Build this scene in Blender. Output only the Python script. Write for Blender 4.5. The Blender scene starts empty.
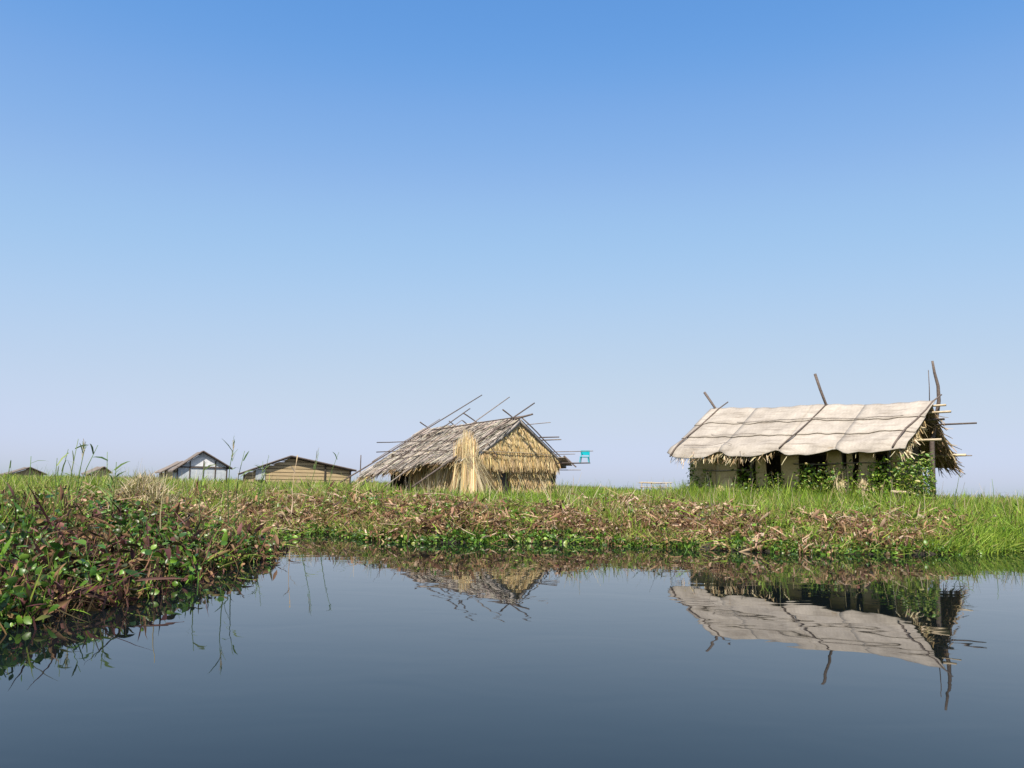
import bpy, math, random
import numpy as np
from mathutils import Vector, Matrix

# ------------------------------------------------------------------ camera, sky, sun, exposure
scene = bpy.context.scene
col = scene.collection
W, H, F = 1024, 768, 840.0
CAM_H, PITCH, ROLL = 0.9, math.atan(99 / 840), 0.0195
SUN_EL, SUN_AZ = math.radians(54), math.radians(14)     # sun behind the camera, AZ to the left of straight behind

_r0 = Vector((1, 0, 0)); _f = Vector((0, math.cos(PITCH), math.sin(PITCH))); _u0 = Vector((0, -math.sin(PITCH), math.cos(PITCH)))
_r = _r0 * math.cos(ROLL) + _u0 * math.sin(ROLL)
_u = -_r0 * math.sin(ROLL) + _u0 * math.cos(ROLL)
CAM = Vector((0, 0, CAM_H))
cam_data = bpy.data.cameras.new('camera'); cam = bpy.data.objects.new('camera', cam_data); col.objects.link(cam)
cam.matrix_world = Matrix(((_r.x, _u.x, -_f.x, 0), (_r.y, _u.y, -_f.y, 0), (_r.z, _u.z, -_f.z, CAM_H), (0, 0, 0, 1)))
cam_data.sensor_width = 36; cam_data.lens = 36 * F / W
cam_data.clip_start = 0.05; cam_data.clip_end = 20000
scene.camera = cam

sun_dir = Vector((-math.sin(SUN_AZ) * math.cos(SUN_EL), -math.cos(SUN_AZ) * math.cos(SUN_EL), math.sin(SUN_EL)))
world = bpy.data.worlds.new('World'); scene.world = world; world.use_nodes = True
wn = world.node_tree.nodes; wl = world.node_tree.links; wn.clear()
wo = wn.new('ShaderNodeOutputWorld'); wb = wn.new('ShaderNodeBackground'); sky = wn.new('ShaderNodeTexSky')
sky.sky_type = 'NISHITA'; sky.sun_disc = False
sky.sun_elevation = SUN_EL; sky.sun_rotation = math.atan2(sun_dir.x, sun_dir.y)
sky.altitude = 0; sky.air_density = 1.0; sky.dust_density = 1.0; sky.ozone_density = 10.0
EXPOSURE = 0.62
wb.inputs['Strength'].default_value = 0.15
# the camera's colour response to a humid, hazy sky: the same curve for the whole dome
sk_in = wn.new('ShaderNodeVectorMath'); sk_in.operation = 'SCALE'; sk_in.inputs['Scale'].default_value = 0.12
sk_cv = wn.new('ShaderNodeRGBCurve')
sk_out = wn.new('ShaderNodeVectorMath'); sk_out.operation = 'SCALE'; sk_out.inputs['Scale'].default_value = 1 / 0.15 / 2 ** EXPOSURE
for ch, pts in enumerate(([(0.089, 0.115), (0.12, 0.22), (0.165, 0.345), (0.30, 0.52), (0.479, 0.60)], [(0.195, 0.323), (0.265, 0.45), (0.361, 0.575), (0.58, 0.665), (0.73, 0.69)], [(0.451, 0.735), (0.57, 0.81), (0.76, 0.86), (1.0, 0.83)])):
    cv = sk_cv.mapping.curves[ch]; cv.points[1].location = (1.0, pts[-1][1])
    for x_, y_ in pts: cv.points.new(x_ * 0.8, y_)
sk_cv.mapping.update()
wl.new(sky.outputs['Color'], sk_in.inputs[0]); wl.new(sk_in.outputs['Vector'], sk_cv.inputs['Color']); wl.new(sk_cv.outputs['Color'], sk_out.inputs[0])
wl.new(sk_out.outputs['Vector'], wb.inputs['Color']); wl.new(wb.outputs['Background'], wo.inputs['Surface'])

sd = bpy.data.lights.new('sun', 'SUN'); sd.energy = 5.0; sd.angle = math.radians(0.53); sd.color = (1.0, 0.93, 0.82)
so = bpy.data.objects.new('sun', sd); col.objects.link(so)
so.rotation_euler = (-sun_dir).to_track_quat('-Z', 'Y').to_euler(); so.location = (0, -20, 30)

vs = scene.view_settings
vs.view_transform = 'Standard'; vs.look = 'None'; vs.exposure = EXPOSURE; vs.gamma = 1.0; vs.use_curve_mapping = False
scene.render.filter_size = 1.7
scene.cycles.max_bounces = 8; scene.cycles.transparent_max_bounces = 8

rng = np.random.default_rng(7)
random.seed(7)

# ------------------------------------------------------------------ pixel helpers
def ray(px, py):
    return _r * ((px - W / 2) / F) + _u * ((H / 2 - py) / F) + _f
def P(px, py, D):
    d = ray(px, py); return CAM + d * (D / d.y)
def G(px, py, z=0.0):
    d = ray(px, py); return CAM + d * ((z - CAM.z) / d.z)

class Frame:
    """A thing's own axes: x along the ridge, y to the back, z up."""
    def __init__(s, o, th):
        s.o = Vector(o); s.th = th
        s.M = Matrix.Translation(s.o) @ Matrix.Rotation(th, 4, 'Z'); s.I = s.M.inverted()
    def loc(s, p): return s.I @ Vector(p)
    def pick(s, px, py, p0, n):
        c = s.I @ CAM; d = s.I.to_3x3() @ ray(px, py); n = Vector(n)
        return c + d * ((Vector(p0) - c).dot(n) / d.dot(n))

# ------------------------------------------------------------------ materials
MATS = {}
def nodes(name):
    m = bpy.data.materials.new(name); m.use_nodes = True
    nt = m.node_tree; b = nt.nodes['Principled BSDF']
    MATS[name] = m
    return m, nt, nt.nodes, nt.links, b
def ramp(ns, cols):
    r = ns.new('ShaderNodeValToRGB'); e = r.color_ramp.elements
    for i, (p, c) in enumerate(cols):
        if i > 1: e.new(p)
        e[i].position = p; e[i].color = (*c, 1)
    return r
def grain(name, c0, c1, scale=(8, 8, 8), rough=0.8, bump=0.3, dist=0.01, detail=6, c2=None):
    m, nt, ns, ls, b = nodes(name)
    tc = ns.new('ShaderNodeTexCoord'); mp = ns.new('ShaderNodeMapping'); mp.inputs['Scale'].default_value = scale
    no = ns.new('ShaderNodeTexNoise'); no.inputs['Scale'].default_value = 1.0; no.inputs['Detail'].default_value = detail; no.inputs['Roughness'].default_value = 0.65
    ls.new(tc.outputs['Object'], mp.inputs['Vector']); ls.new(mp.outputs['Vector'], no.inputs['Vector'])
    cr = ramp(ns, [(0.3, c0), (0.7, c1)] + ([(0.85, c2)] if c2 else []))
    ls.new(no.outputs['Fac'], cr.inputs['Fac'])
    oi = ns.new('ShaderNodeObjectInfo'); hs = ns.new('ShaderNodeHueSaturation')
    mr = ns.new('ShaderNodeMapRange'); mr.inputs['To Min'].default_value = 0.82; mr.inputs['To Max'].default_value = 1.15
    ls.new(oi.outputs['Random'], mr.inputs['Value']); ls.new(mr.outputs['Result'], hs.inputs['Value'])
    ls.new(cr.outputs['Color'], hs.inputs['Color']); ls.new(hs.outputs['Color'], b.inputs['Base Color'])
    bp = ns.new('ShaderNodeBump'); bp.inputs['Strength'].default_value = bump; bp.inputs['Distance'].default_value = dist
    ls.new(no.outputs['Fac'], bp.inputs['Height']); ls.new(bp.outputs['Normal'], b.inputs['Normal'])
    b.inputs['Roughness'].default_value = rough
    return m
def foliage(name, rough=0.5, trans=0.35, spec=0.4):
    m, nt, ns, ls, b = nodes(name)
    at = ns.new('ShaderNodeAttribute'); at.attribute_name = 'Col'
    b.inputs['Roughness'].default_value = rough; b.inputs['Specular IOR Level'].default_value = spec
    ls.new(at.outputs['Color'], b.inputs['Base Color'])
    if trans > 0:
        t = ns.new('ShaderNodeBsdfTranslucent'); ls.new(at.outputs['Color'], t.inputs['Color'])
        mx = ns.new('ShaderNodeMixShader'); mx.inputs['Fac'].default_value = trans
        ls.new(b.outputs['BSDF'], mx.inputs[1]); ls.new(t.outputs['BSDF'], mx.inputs[2])
        ls.new(mx.outputs['Shader'], ns['Material Output'].inputs['Surface'])
    return m

foliage('grass', 0.55, 0.35, 0.3); foliage('leaf', 0.38, 0.25, 0.5); foliage('dry_leaf', 0.7, 0.25, 0.2); foliage('straw', 0.75, 0.15, 0.2)
grain('bark_pole', (0.055, 0.04, 0.033), (0.15, 0.115, 0.095), (14, 14, 40), 0.85)
grain('grey_bamboo', (0.12, 0.095, 0.08), (0.30, 0.25, 0.21), (20, 20, 20), 0.7)
grain('pale_bamboo', (0.36, 0.28, 0.17), (0.58, 0.47, 0.32), (12, 12, 40), 0.6)
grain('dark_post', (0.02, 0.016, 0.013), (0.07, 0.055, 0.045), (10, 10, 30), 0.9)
grain('soil', (0.014, 0.011, 0.008), (0.045, 0.034, 0.02), (3, 3, 3), 0.95, 0.6, 0.05)
grain('thatch_under', (0.14, 0.095, 0.05), (0.36, 0.26, 0.14), (10, 30, 10), 0.95, 0.6, 0.03)
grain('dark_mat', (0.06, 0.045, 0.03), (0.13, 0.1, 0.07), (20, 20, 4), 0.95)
grain('thatch_grey', (0.19, 0.165, 0.145), (0.40, 0.355, 0.31), (26, 3, 3), 0.9, 0.5, 0.02)
grain('white_sheet', (0.50, 0.50, 0.50), (0.78, 0.79, 0.80), (3, 3, 3), 0.6)
grain('plank_wall', (0.30, 0.22, 0.115), (0.46, 0.35, 0.20), (2, 2, 30), 0.8)
grain('tin', (0.6, 0.6, 0.6), (0.8, 0.8, 0.8), (4, 4, 4), 0.45)
grain('roof_brown', (0.10, 0.08, 0.065), (0.24, 0.195, 0.16), (6, 6, 6), 0.9)
grain('grey_tin', (0.30, 0.33, 0.36), (0.45, 0.48, 0.5), (4, 4, 4), 0.5)

# woven mat: cloth-pale bamboo matting with a fine weave and water stains
def mat_weave(name, c0, c1, stain):
    m, nt, ns, ls, b = nodes(name)
    tc = ns.new('ShaderNodeTexCoord')
    wv = ns.new('ShaderNodeTexChecker'); wv.inputs['Scale'].default_value = 22
    wv.inputs['Color1'].default_value = (0.93, 0.93, 0.93, 1); wv.inputs['Color2'].default_value = (1, 1, 1, 1)
    n1 = ns.new('ShaderNodeTexNoise'); n1.inputs['Scale'].default_value = 2.2; n1.inputs['Detail'].default_value = 8; n1.inputs['Roughness'].default_value = 0.7
    n2 = ns.new('ShaderNodeTexNoise'); n2.inputs['Scale'].default_value = 22; n2.inputs['Detail'].default_value = 5
    mp = ns.new('ShaderNodeMapping'); mp.inputs['Scale'].default_value = (0.6, 3.5, 3.5)
    n3 = ns.new('ShaderNodeTexNoise'); n3.inputs['Scale'].default_value = 3; n3.inputs['Detail'].default_value = 6
    for n in (wv, n1, n2, mp): ls.new(tc.outputs['Object'], n.inputs['Vector'])
    ls.new(mp.outputs['Vector'], n3.inputs['Vector'])
    cr = ramp(ns, [(0.25, c0), (0.7, c1)]); ls.new(n1.outputs['Fac'], cr.inputs['Fac'])
    sr = ramp(ns, [(0.52, (0, 0, 0)), (0.78, (1, 1, 1))]); ls.new(n3.outputs['Fac'], sr.inputs['Fac'])
    mx = ns.new('ShaderNodeMixRGB'); mx.inputs['Color2'].default_value = (*stain, 1)
    mu = ns.new('ShaderNodeMath'); mu.operation = 'MULTIPLY'; mu.inputs[1].default_value = 0.85
    ls.new(sr.outputs['Color'], mu.inputs[0]); ls.new(mu.outputs['Value'], mx.inputs['Fac']); ls.new(cr.outputs['Color'], mx.inputs['Color1'])
    m2 = ns.new('ShaderNodeMixRGB'); m2.blend_type = 'MULTIPLY'; m2.inputs['Fac'].default_value = 1
    ls.new(mx.outputs['Color'], m2.inputs['Color1']); ls.new(wv.outputs['Color'], m2.inputs['Color2'])
    oi = ns.new('ShaderNodeObjectInfo'); hs = ns.new('ShaderNodeHueSaturation'); mr = ns.new('ShaderNodeMapRange')
    mr.inputs['To Min'].default_value = 0.9; mr.inputs['To Max'].default_value = 1.06
    ls.new(oi.outputs['Random'], mr.inputs['Value']); ls.new(mr.outputs['Result'], hs.inputs['Value']); ls.new(m2.outputs['Color'], hs.inputs['Color'])
    ls.new(hs.outputs['Color'], b.inputs['Base Color']); b.inputs['Roughness'].default_value = 0.85
    bp = ns.new('ShaderNodeBump'); bp.inputs['Strength'].default_value = 0.5; bp.inputs['Distance'].default_value = 0.012
    ls.new(n2.outputs['Fac'], bp.inputs['Height']); ls.new(bp.outputs['Normal'], b.inputs['Normal'])
mat_weave('roof_mat', (0.25, 0.215, 0.175), (0.46, 0.405, 0.34), (0.19, 0.155, 0.12))
mat_weave('wall_mat', (0.52, 0.38, 0.18), (0.72, 0.56, 0.31), (0.34, 0.235, 0.105))

m, nt, ns, ls, b = nodes('turquoise_plastic')
b.inputs['Base Color'].default_value = (0.004, 0.36, 0.42, 1); b.inputs['Roughness'].default_value = 0.35

m, nt, ns, ls, b = nodes('water')
b.inputs['Base Color'].default_value = (0.004, 0.0065, 0.0075, 1); b.inputs['Roughness'].default_value = 0.012; b.inputs['IOR'].default_value = 1.30
tc = ns.new('ShaderNodeTexCoord')
mp = ns.new('ShaderNodeMapping'); mp.inputs['Scale'].default_value = (0.6, 1.0, 1.0)
ls.new(tc.outputs['Object'], mp.inputs['Vector'])
na = ns.new('ShaderNodeTexNoise'); na.inputs['Scale'].default_value = 1.7; na.inputs['Detail'].default_value = 2.0; na.inputs['Distortion'].default_value = 0.6
nb = ns.new('ShaderNodeTexNoise'); nb.inputs['Scale'].default_value = 9; nb.inputs['Detail'].default_value = 2.5
nc = ns.new('ShaderNodeTexNoise'); nc.inputs['Scale'].default_value = 0.35; nc.inputs['Detail'].default_value = 2
for n in (na, nb): ls.new(mp.outputs['Vector'], n.inputs['Vector'])
ls.new(tc.outputs['Object'], nc.inputs['Vector'])
patch = ramp(ns, [(0.42, (0.08, 0.08, 0.08)), (0.66, (1, 1, 1))]); ls.new(nc.outputs['Fac'], patch.inputs['Fac'])
ml = ns.new('ShaderNodeMath'); ml.operation = 'MULTIPLY'; ls.new(nb.outputs['Fac'], ml.inputs[0]); ls.new(patch.outputs['Color'], ml.inputs[1])
m3 = ns.new('ShaderNodeMath'); m3.operation = 'MULTIPLY'; m3.inputs[1].default_value = 0.10; ls.new(ml.outputs['Value'], m3.inputs[0])
ad = ns.new('ShaderNodeMath'); ad.operation = 'ADD'; ls.new(na.outputs['Fac'], ad.inputs[0]); ls.new(m3.outputs['Value'], ad.inputs[1])
bp = ns.new('ShaderNodeBump'); bp.inputs['Strength'].default_value = 1.0; bp.inputs['Distance'].default_value = 0.0016
ls.new(ad.outputs['Value'], bp.inputs['Height']); ls.new(bp.outputs['Normal'], b.inputs['Normal'])

# ------------------------------------------------------------------ object helpers
def tag(o, label, cat, group=None):
    o['label'] = label; o['category'] = cat
    if group: o['group'] = group
    return o
def empty(name, M=None):
    o = bpy.data.objects.new(name, None); col.objects.link(o); o.empty_display_size = 0.2
    if M is not None: o.matrix_world = M
    return o
def link(name, me, mat, parent=None):
    o = bpy.data.objects.new(name, me); col.objects.link(o)
    if mat and not me.materials: me.materials.append(MATS[mat])
    if parent is not None: o.parent = parent
    return o

class MB:
    def __init__(s): s.v = []; s.f = []
    def box(s, c, size, R=None):
        n = len(s.v); hx, hy, hz = (x / 2 for x in size); c = Vector(c)
        for dz in (-hz, hz):
            for dx, dy in ((-hx, -hy), (hx, -hy), (hx, hy), (-hx, hy)):
                p = Vector((dx, dy, dz))
                if R is not None: p = R @ p
                s.v.append(c + p)
        s.f += [tuple(n + i for i in q) for q in ((3, 2, 1, 0), (4, 5, 6, 7), (0, 1, 5, 4), (1, 2, 6, 5), (2, 3, 7, 6), (3, 0, 4, 7))]
        return s
    def tube(s, pts, r0, r1=None, n=7):
        pts = [Vector(p) for p in pts]; r1 = r0 if r1 is None else r1
        base = len(s.v); K = len(pts)
        d0 = (pts[-1] - pts[0]).normalized(); a = Vector((0, 0, 1)) if abs(d0.z) < 0.9 else Vector((1, 0, 0))
        for i, p in enumerate(pts):
            d = (pts[min(i + 1, K - 1)] - pts[max(i - 1, 0)]).normalized()
            x = d.cross(a).normalized(); y = d.cross(x)
            r = r0 + (r1 - r0) * i / max(K - 1, 1)
            for k in range(n):
                t = 2 * math.pi * k / n; s.v.append(p + (x * math.cos(t) + y * math.sin(t)) * r)
        for i in range(K - 1):
            for k in range(n):
                k2 = (k + 1) % n
                s.f.append((base + i * n + k, base + i * n + k2, base + (i + 1) * n + k2, base + (i + 1) * n + k))
        s.f.append(tuple(base + k for k in reversed(range(n)))); s.f.append(tuple(base + (K - 1) * n + k for k in range(n)))
        return s
    def sheet(s, fn, nu, nv, th):
        """thick sheet: fn(u, v) gives the upper face, th the thickness vector down"""
        b = len(s.v); th = Vector(th)
        for lay in (0, 1):
            for j in range(nv + 1):
                for i in range(nu + 1):
                    s.v.append(Vector(fn(i / nu, j / nv)) + th * lay)
        N = (nu + 1) * (nv + 1); ix = lambda i, j, l: b + l * N + j * (nu + 1) + i
        for j in range(nv):
            for i in range(nu):
                s.f.append((ix(i, j, 0), ix(i, j + 1, 0), ix(i + 1, j + 1, 0), ix(i + 1, j, 0)))
                s.f.append((ix(i, j, 1), ix(i + 1, j, 1), ix(i + 1, j + 1, 1), ix(i, j + 1, 1)))
        for i in range(nu):
            s.f.append((ix(i, 0, 0), ix(i + 1, 0, 0), ix(i + 1, 0, 1), ix(i, 0, 1)))
            s.f.append((ix(i, nv, 0), ix(i, nv, 1), ix(i + 1, nv, 1), ix(i + 1, nv, 0)))
        for j in range(nv):
            s.f.append((ix(0, j, 0), ix(0, j, 1), ix(0, j + 1, 1), ix(0, j + 1, 0)))
            s.f.append((ix(nu, j, 0), ix(nu, j + 1, 0), ix(nu, j + 1, 1), ix(nu, j, 1)))
        return s
    def prism(s, pts, off):
        b = len(s.v); n = len(pts); off = Vector(off)
        s.v += [Vector(p) for p in pts] + [Vector(p) + off for p in pts]
        s.f.append(tuple(range(b, b + n))); s.f.append(tuple(b + n + k for k in reversed(range(n))))
        for k in range(n):
            k2 = (k + 1) % n; s.f.append((b + k2, b + k, b + n + k, b + n + k2))
        return s
    def build(s, name, mat, parent=None, smooth=False):
        me = bpy.data.meshes.new(name); me.from_pydata([tuple(v) for v in s.v], [], s.f)
        if smooth: me.polygons.foreach_set('use_smooth', [True] * len(me.polygons))
        me.update(); return link(name, me, mat, parent)

def wavy(a, b, amp=0.02, n=6):
    a, b = Vector(a), Vector(b); out = []
    p1, p2 = random.uniform(0, 6.3), random.uniform(0, 6.3)
    for i in range(n + 1):
        t = i / n; o = Vector((math.sin(t * 4 + p1), math.cos(t * 5 + p2), math.sin(t * 6 + p2))) * amp * math.sin(math.pi * min(1, t * 1.2 + 0.1))
        out.append(a.lerp(b, t) + o)
    return out
def pole(name, a, b, r, mat, parent=None, amp=0.015, taper=0.75):
    return MB().tube(wavy(a, b, amp), r, r * taper).build(name, mat, parent, True)

# ---- ribbons: many thin leaf-sized faces in one mesh; arrays of N
def unit(a): return a / np.maximum(np.linalg.norm(a, axis=1, keepdims=True), 1e-9)
def ribbons(base, d, side, length, width, droop, prof, colr, fold=0.0, tipcol=None):
    """base,d,side,droop (N,3); prof: list of (t, w) along the ribbon; returns verts, faces(list of arrays), colours"""
    N = len(base); L = length[:, None]; cols = 3 if fold else 2; K = len(prof); V = []; C = []
    nrm = unit(np.cross(d, side))
    for t, w in prof:
        c = base + d * L * t + droop * L * t * t
        hw = side * (width[:, None] * w * 0.5)
        tc = colr if tipcol is None else colr * (1 - t) + tipcol * t
        if fold:
            V += [c - hw, c - nrm * (width[:, None] * w * fold), c + hw]; C += [tc, tc * 0.9, tc]
        else:
            V += [c - hw, c + hw]; C += [tc, tc]
    V = np.stack(V, 1); C = np.stack(C, 1); per = cols * K
    q = []
    for k in range(K - 1):
        for c in range(cols - 1):
            a = k * cols + c; q.append((a, a + 1, a + cols + 1, a + cols))
    q = np.array(q); faces = (q[None] + (np.arange(N) * per)[:, None, None]).reshape(-1, 4)
    return V.reshape(-1, 3), faces, C.reshape(-1, 3)
def mass(name, parts, mat, parent=None):
    vs_, fs_, cs_ = [], [], []; n = 0
    for v, f, c in parts:
        vs_.append(v); fs_.append(f + n); cs_.append(c); n += len(v)
    v = np.concatenate(vs_); f = np.concatenate(fs_); c = np.concatenate(cs_)
    me = bpy.data.meshes.new(name); me.vertices.add(len(v)); me.vertices.foreach_set('co', v.astype(np.float32).ravel())
    me.loops.add(f.size); me.loops.foreach_set('vertex_index', f.astype(np.int32).ravel())
    me.polygons.add(len(f)); me.polygons.foreach_set('loop_start', np.arange(0, f.size, 4, dtype=np.int32))
    at = me.attributes.new('Col', 'FLOAT_COLOR', 'POINT')
    at.data.foreach_set('color', np.concatenate([np.clip(c, 0, 1), np.ones((len(c), 1))], 1).astype(np.float32).ravel())
    me.update(calc_edges=True)
    o = link(name, me, mat, parent)
    if parent is not None and name != 'leaf': o['kind'] = 'stuff'
    return o
def pal(cols, n, jit=0.15):
    c = np.array(cols, float)[rng.integers(0, len(cols), n)]
    return c * rng.uniform(1 - jit, 1 + jit, (n, 1)) * rng.uniform(0.93, 1.07, (n, 3))
def rdir(n, up0, up1):
    a = rng.uniform(0, 2 * np.pi, n); e = rng.uniform(up0, up1, n)
    return np.stack([np.cos(a) * np.cos(e), np.sin(a) * np.cos(e), np.sin(e)], 1)
def perp(d):
    r = unit(rng.normal(size=d.shape)); return unit(np.cross(d, r))

GRASS_PROF = [(0, 0.7), (0.45, 1.0), (0.8, 0.6), (1.0, 0.06)]
STRAW_PROF = [(0, 1.0), (0.6, 0.9), (1.0, 0.5)]
LEAF_PROF = [(0, 0.15), (0.22, 0.8), (0.5, 1.0), (0.8, 0.7), (1.0, 0.1)]
def grass_set(base, hmin, hmax, wmin, wmax, cols, lean=(0.9, 1.45), droop=0.35, tip=None, hmul=1.0):
    n = len(base); d = rdir(n, *lean); s = perp(d)
    dr = np.stack([d[:, 0], d[:, 1], -np.abs(rng.normal(0.5, 0.35, n))], 1) * rng.uniform(0, droop, (n, 1)) * 1.5
    c = pal(cols, n, 0.25)
    return ribbons(base, d, s, rng.uniform(hmin, hmax, n) * hmul, rng.uniform(wmin, wmax, n), dr, GRASS_PROF, c, tipcol=None if tip is None else pal(tip, n))
def leaf_set(base, lmin, lmax, aspect, cols, elev=(-0.5, 1.2), curl=0.5, fold=0.2):
    n = len(base); d = rdir(n, *elev); s = perp(d)
    L = rng.uniform(lmin, lmax, n)
    dr = rng.normal(0, 1, (n, 3)) * curl * rng.uniform(0, 1, (n, 1)); dr[:, 2] -= curl * 0.4
    return ribbons(base, d, s, L, L * rng.uniform(aspect[0], aspect[1], n), dr, LEAF_PROF, pal(cols, n, 0.3), fold=fold)

# ------------------------------------------------------------------ water and bank
def water():
    mb = MB(); S = 6000
    mb.v += [Vector(p) for p in ((-S, -300, 0), (S, -300, 0), (S, 9000, 0), (-S, 9000, 0))]; mb.f.append((0, 1, 2, 3))
    o = mb.build('water', 'water'); o['kind'] = 'structure'
water()

shore_px = [(0, 630), (50, 619), (105, 603), (160, 588), (210, 575), (248, 562), (272, 548), (292, 537), (316, 533), (345, 536), (375, 541), (400, 543), (470, 543), (520, 543), (580, 544), (640, 546),
            (700, 550), (760, 552), (830, 554), (900, 555), (960, 554), (1024, 551)]
shore = [G(*p) for p in shore_px]
shore = [(p.x, p.y) for p in shore]
shore = [(-40, -6), (-14, -1), (-8.0, 1.2), (-5.2, 2.6), (-3.7, 3.9)] + shore + [(9.8, 13.2), (13, 14), (18, 17), (30, 25), (60, 34)]
far = [(60, 60), (24, 52), (14, 60), (8, 150), (-160, 170), (-160, -6)]
poly = np.array(shore + far); SH = np.array(shore)
def inside(p):
    x, y = p[:, 0], p[:, 1]; r = np.zeros(len(p), bool); n = len(poly)
    for i in range(n):
        x1, y1 = poly[i]; x2, y2 = poly[(i + 1) % n]
        c = ((y1 > y) != (y2 > y)) & (x < (x2 - x1) * (y - y1) / (y2 - y1 + 1e-12) + x1); r ^= c
    return r
def sdist(p):
    d = np.full(len(p), 1e9)
    n = len(poly)
    for i in range(n):
        a = poly[i]; b = poly[(i + 1) % n]; ab = b - a; t = np.clip(((p - a) @ ab) / (ab @ ab), 0, 1)
        d = np.minimum(d, np.linalg.norm(p - (a + t[:, None] * ab), axis=1))
    d += 0.14 * np.sin(p[:, 0] * 2.3 + 1) * np.sin(p[:, 1] * 1.7) + 0.07 * np.sin(p[:, 0] * 6.1) * np.cos(p[:, 1] * 5.3 + 2)
    return np.where(inside(p), d, -d)
def hump(p):
    x, y = p[:, 0], p[:, 1]
    return 0.05 * np.sin(x * 1.3 + 0.7 * y) + 0.04 * np.sin(x * 0.7 - y * 1.9 + 2) + 0.03 * np.sin(x * 3.1 + 1) * np.sin(y * 2.7)
def rise(p):
    # how gently the bank climbs from the water: gentle where the shore is a soft floating mat
    u = p[:, 0] / np.maximum(p[:, 1], 3)
    return np.interp(u, [-0.45, -0.27, -0.20, -0.15, 0.07, 0.13, 0.21, 0.27, 0.50, 0.58], [2.0, 2.4, 2.4, 1.2, 1.2, 3.2, 3.2, 1.4, 1.4, 2.6])
def dn(p, d): return d / rise(p)
def gz(p, d=None):
    if d is None: d = sdist(p)
    dp = np.maximum(d, 0)
    return np.where(d > 0, 0.43 * (1 - np.exp(-dp / (1.05 * rise(p)))) + hump(p) * 0.7 * np.minimum(dp, 1), d * 0.5) - 0.02
def gz1(x, y): return float(gz(np.array([[x, y]], float))[0])

def bank():
    xs = np.concatenate([np.array([-160, -110, -80, -55, -40, -30, -24, -20]), np.arange(-17, 22, 0.3), np.array([23, 26, 30, 36, 44, 52, 62])])
    ys = np.concatenate([np.array([-8, -5, -3, -1]), np.arange(0, 34, 0.3), np.array([36, 40, 46, 54, 64, 80, 100, 125, 150, 172])])
    X, Y = np.meshgrid(xs, ys); p = np.stack([X.ravel(), Y.ravel()], 1); d = sdist(p); z = gz(p, np.maximum(d, -1.2))
    nx = len(xs); f = []
    keep = d > -1.6
    for j in range(len(ys) - 1):
        for i in range(nx - 1):
            a = j * nx + i; q = (a, a + 1, a + nx + 1, a + nx)
            if keep[list(q)].any(): f.append(q)
    me = bpy.data.meshes.new('bank'); me.from_pydata(np.column_stack([p, z]).tolist(), [], f)
    me.polygons.foreach_set('use_smooth', [True] * len(f)); me.update()
    o = link('bank', me, 'soil'); o['kind'] = 'structure'
bank()

# random ground points over an area in view, thinned by a weight function of (p, d)
def in_view(p, margin=0.75):
    return (np.abs(p[:, 0]) < margin * np.maximum(p[:, 1], 0.1) + 0.8) & (p[:, 1] > 2.5)
def scatter(n, x0, x1, y0, y1, w):
    out = []; got = 0; tries = 0
    while got < n and tries < 60:
        p = np.stack([rng.uniform(x0, x1, 60000), rng.uniform(y0, y1, 60000)], 1); p = p[in_view(p)]
        d = sdist(p); k = rng.uniform(size=len(p)) < w(p, d); p, d = p[k], d[k]
        out.append(np.column_stack([p, gz(p, d)])); got += len(p); tries += 1
    return np.concatenate(out)[:n]
def patchy(p, s=1.0, o=0.0):
    x, y = p[:, 0] * s, p[:, 1] * s
    return 0.5 + 0.25 * (np.sin(x * 1.9 + 1.3 * y + o) + np.sin(2.7 * y - x * 0.8 + 2 * o)) * 0.8 + 0.2 * np.sin(x * 5.1 + o) * np.sin(y * 4.3)
def leftbank(p): return 1 / (1 + np.exp((p[:, 1] - 10.3 + 0.25 * (p[:, 0] + 4)) * 1.6)) * (p[:, 0] < -1.5)
def rightend(p): return 1 / (1 + np.exp(-(p[:, 0] / np.maximum(p[:, 1], 1) - 0.50) * 45))

# straw strands hung in a row: returns ribbon arrays; pts (N,3) top ends
def strands(pts, down, L0, L1, w0, w1, cols, jitter=0.12, side=None, droop=None):
    n = len(pts); d = unit(np.tile(np.array(down, float), (n, 1)) + rng.normal(0, jitter, (n, 3)))
    s = perp(d) if side is None else unit(np.tile(np.array(side, float), (n, 1)) + rng.normal(0, 0.35, (n, 3)))
    dr = rng.normal(0, 0.06, (n, 3)) if droop is None else np.tile(np.array(droop, float), (n, 1)) * rng.uniform(0, 1, (n, 1))
    return ribbons(np.asarray(pts, float), d, s, rng.uniform(L0, L1, n), rng.uniform(w0, w1, n), dr, STRAW_PROF, pal(cols, n, 0.25))
GOLD = [(0.60, 0.44, 0.20), (0.70, 0.53, 0.26), (0.76, 0.61, 0.35), (0.48, 0.33, 0.13), (0.66, 0.51, 0.29)]
BROWN_STRAW = [(0.30, 0.21, 0.11), (0.40, 0.29, 0.15), (0.24, 0.16, 0.085), (0.48, 0.37, 0.21)]
GREY_STRAW = [(0.33, 0.295, 0.25), (0.40, 0.355, 0.30), (0.27, 0.235, 0.20), (0.46, 0.41, 0.34), (0.36, 0.30, 0.23)]
PALE_STRAW = [(0.60, 0.50, 0.31), (0.68, 0.58, 0.38), (0.52, 0.41, 0.23), (0.64, 0.53, 0.36)]

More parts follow.
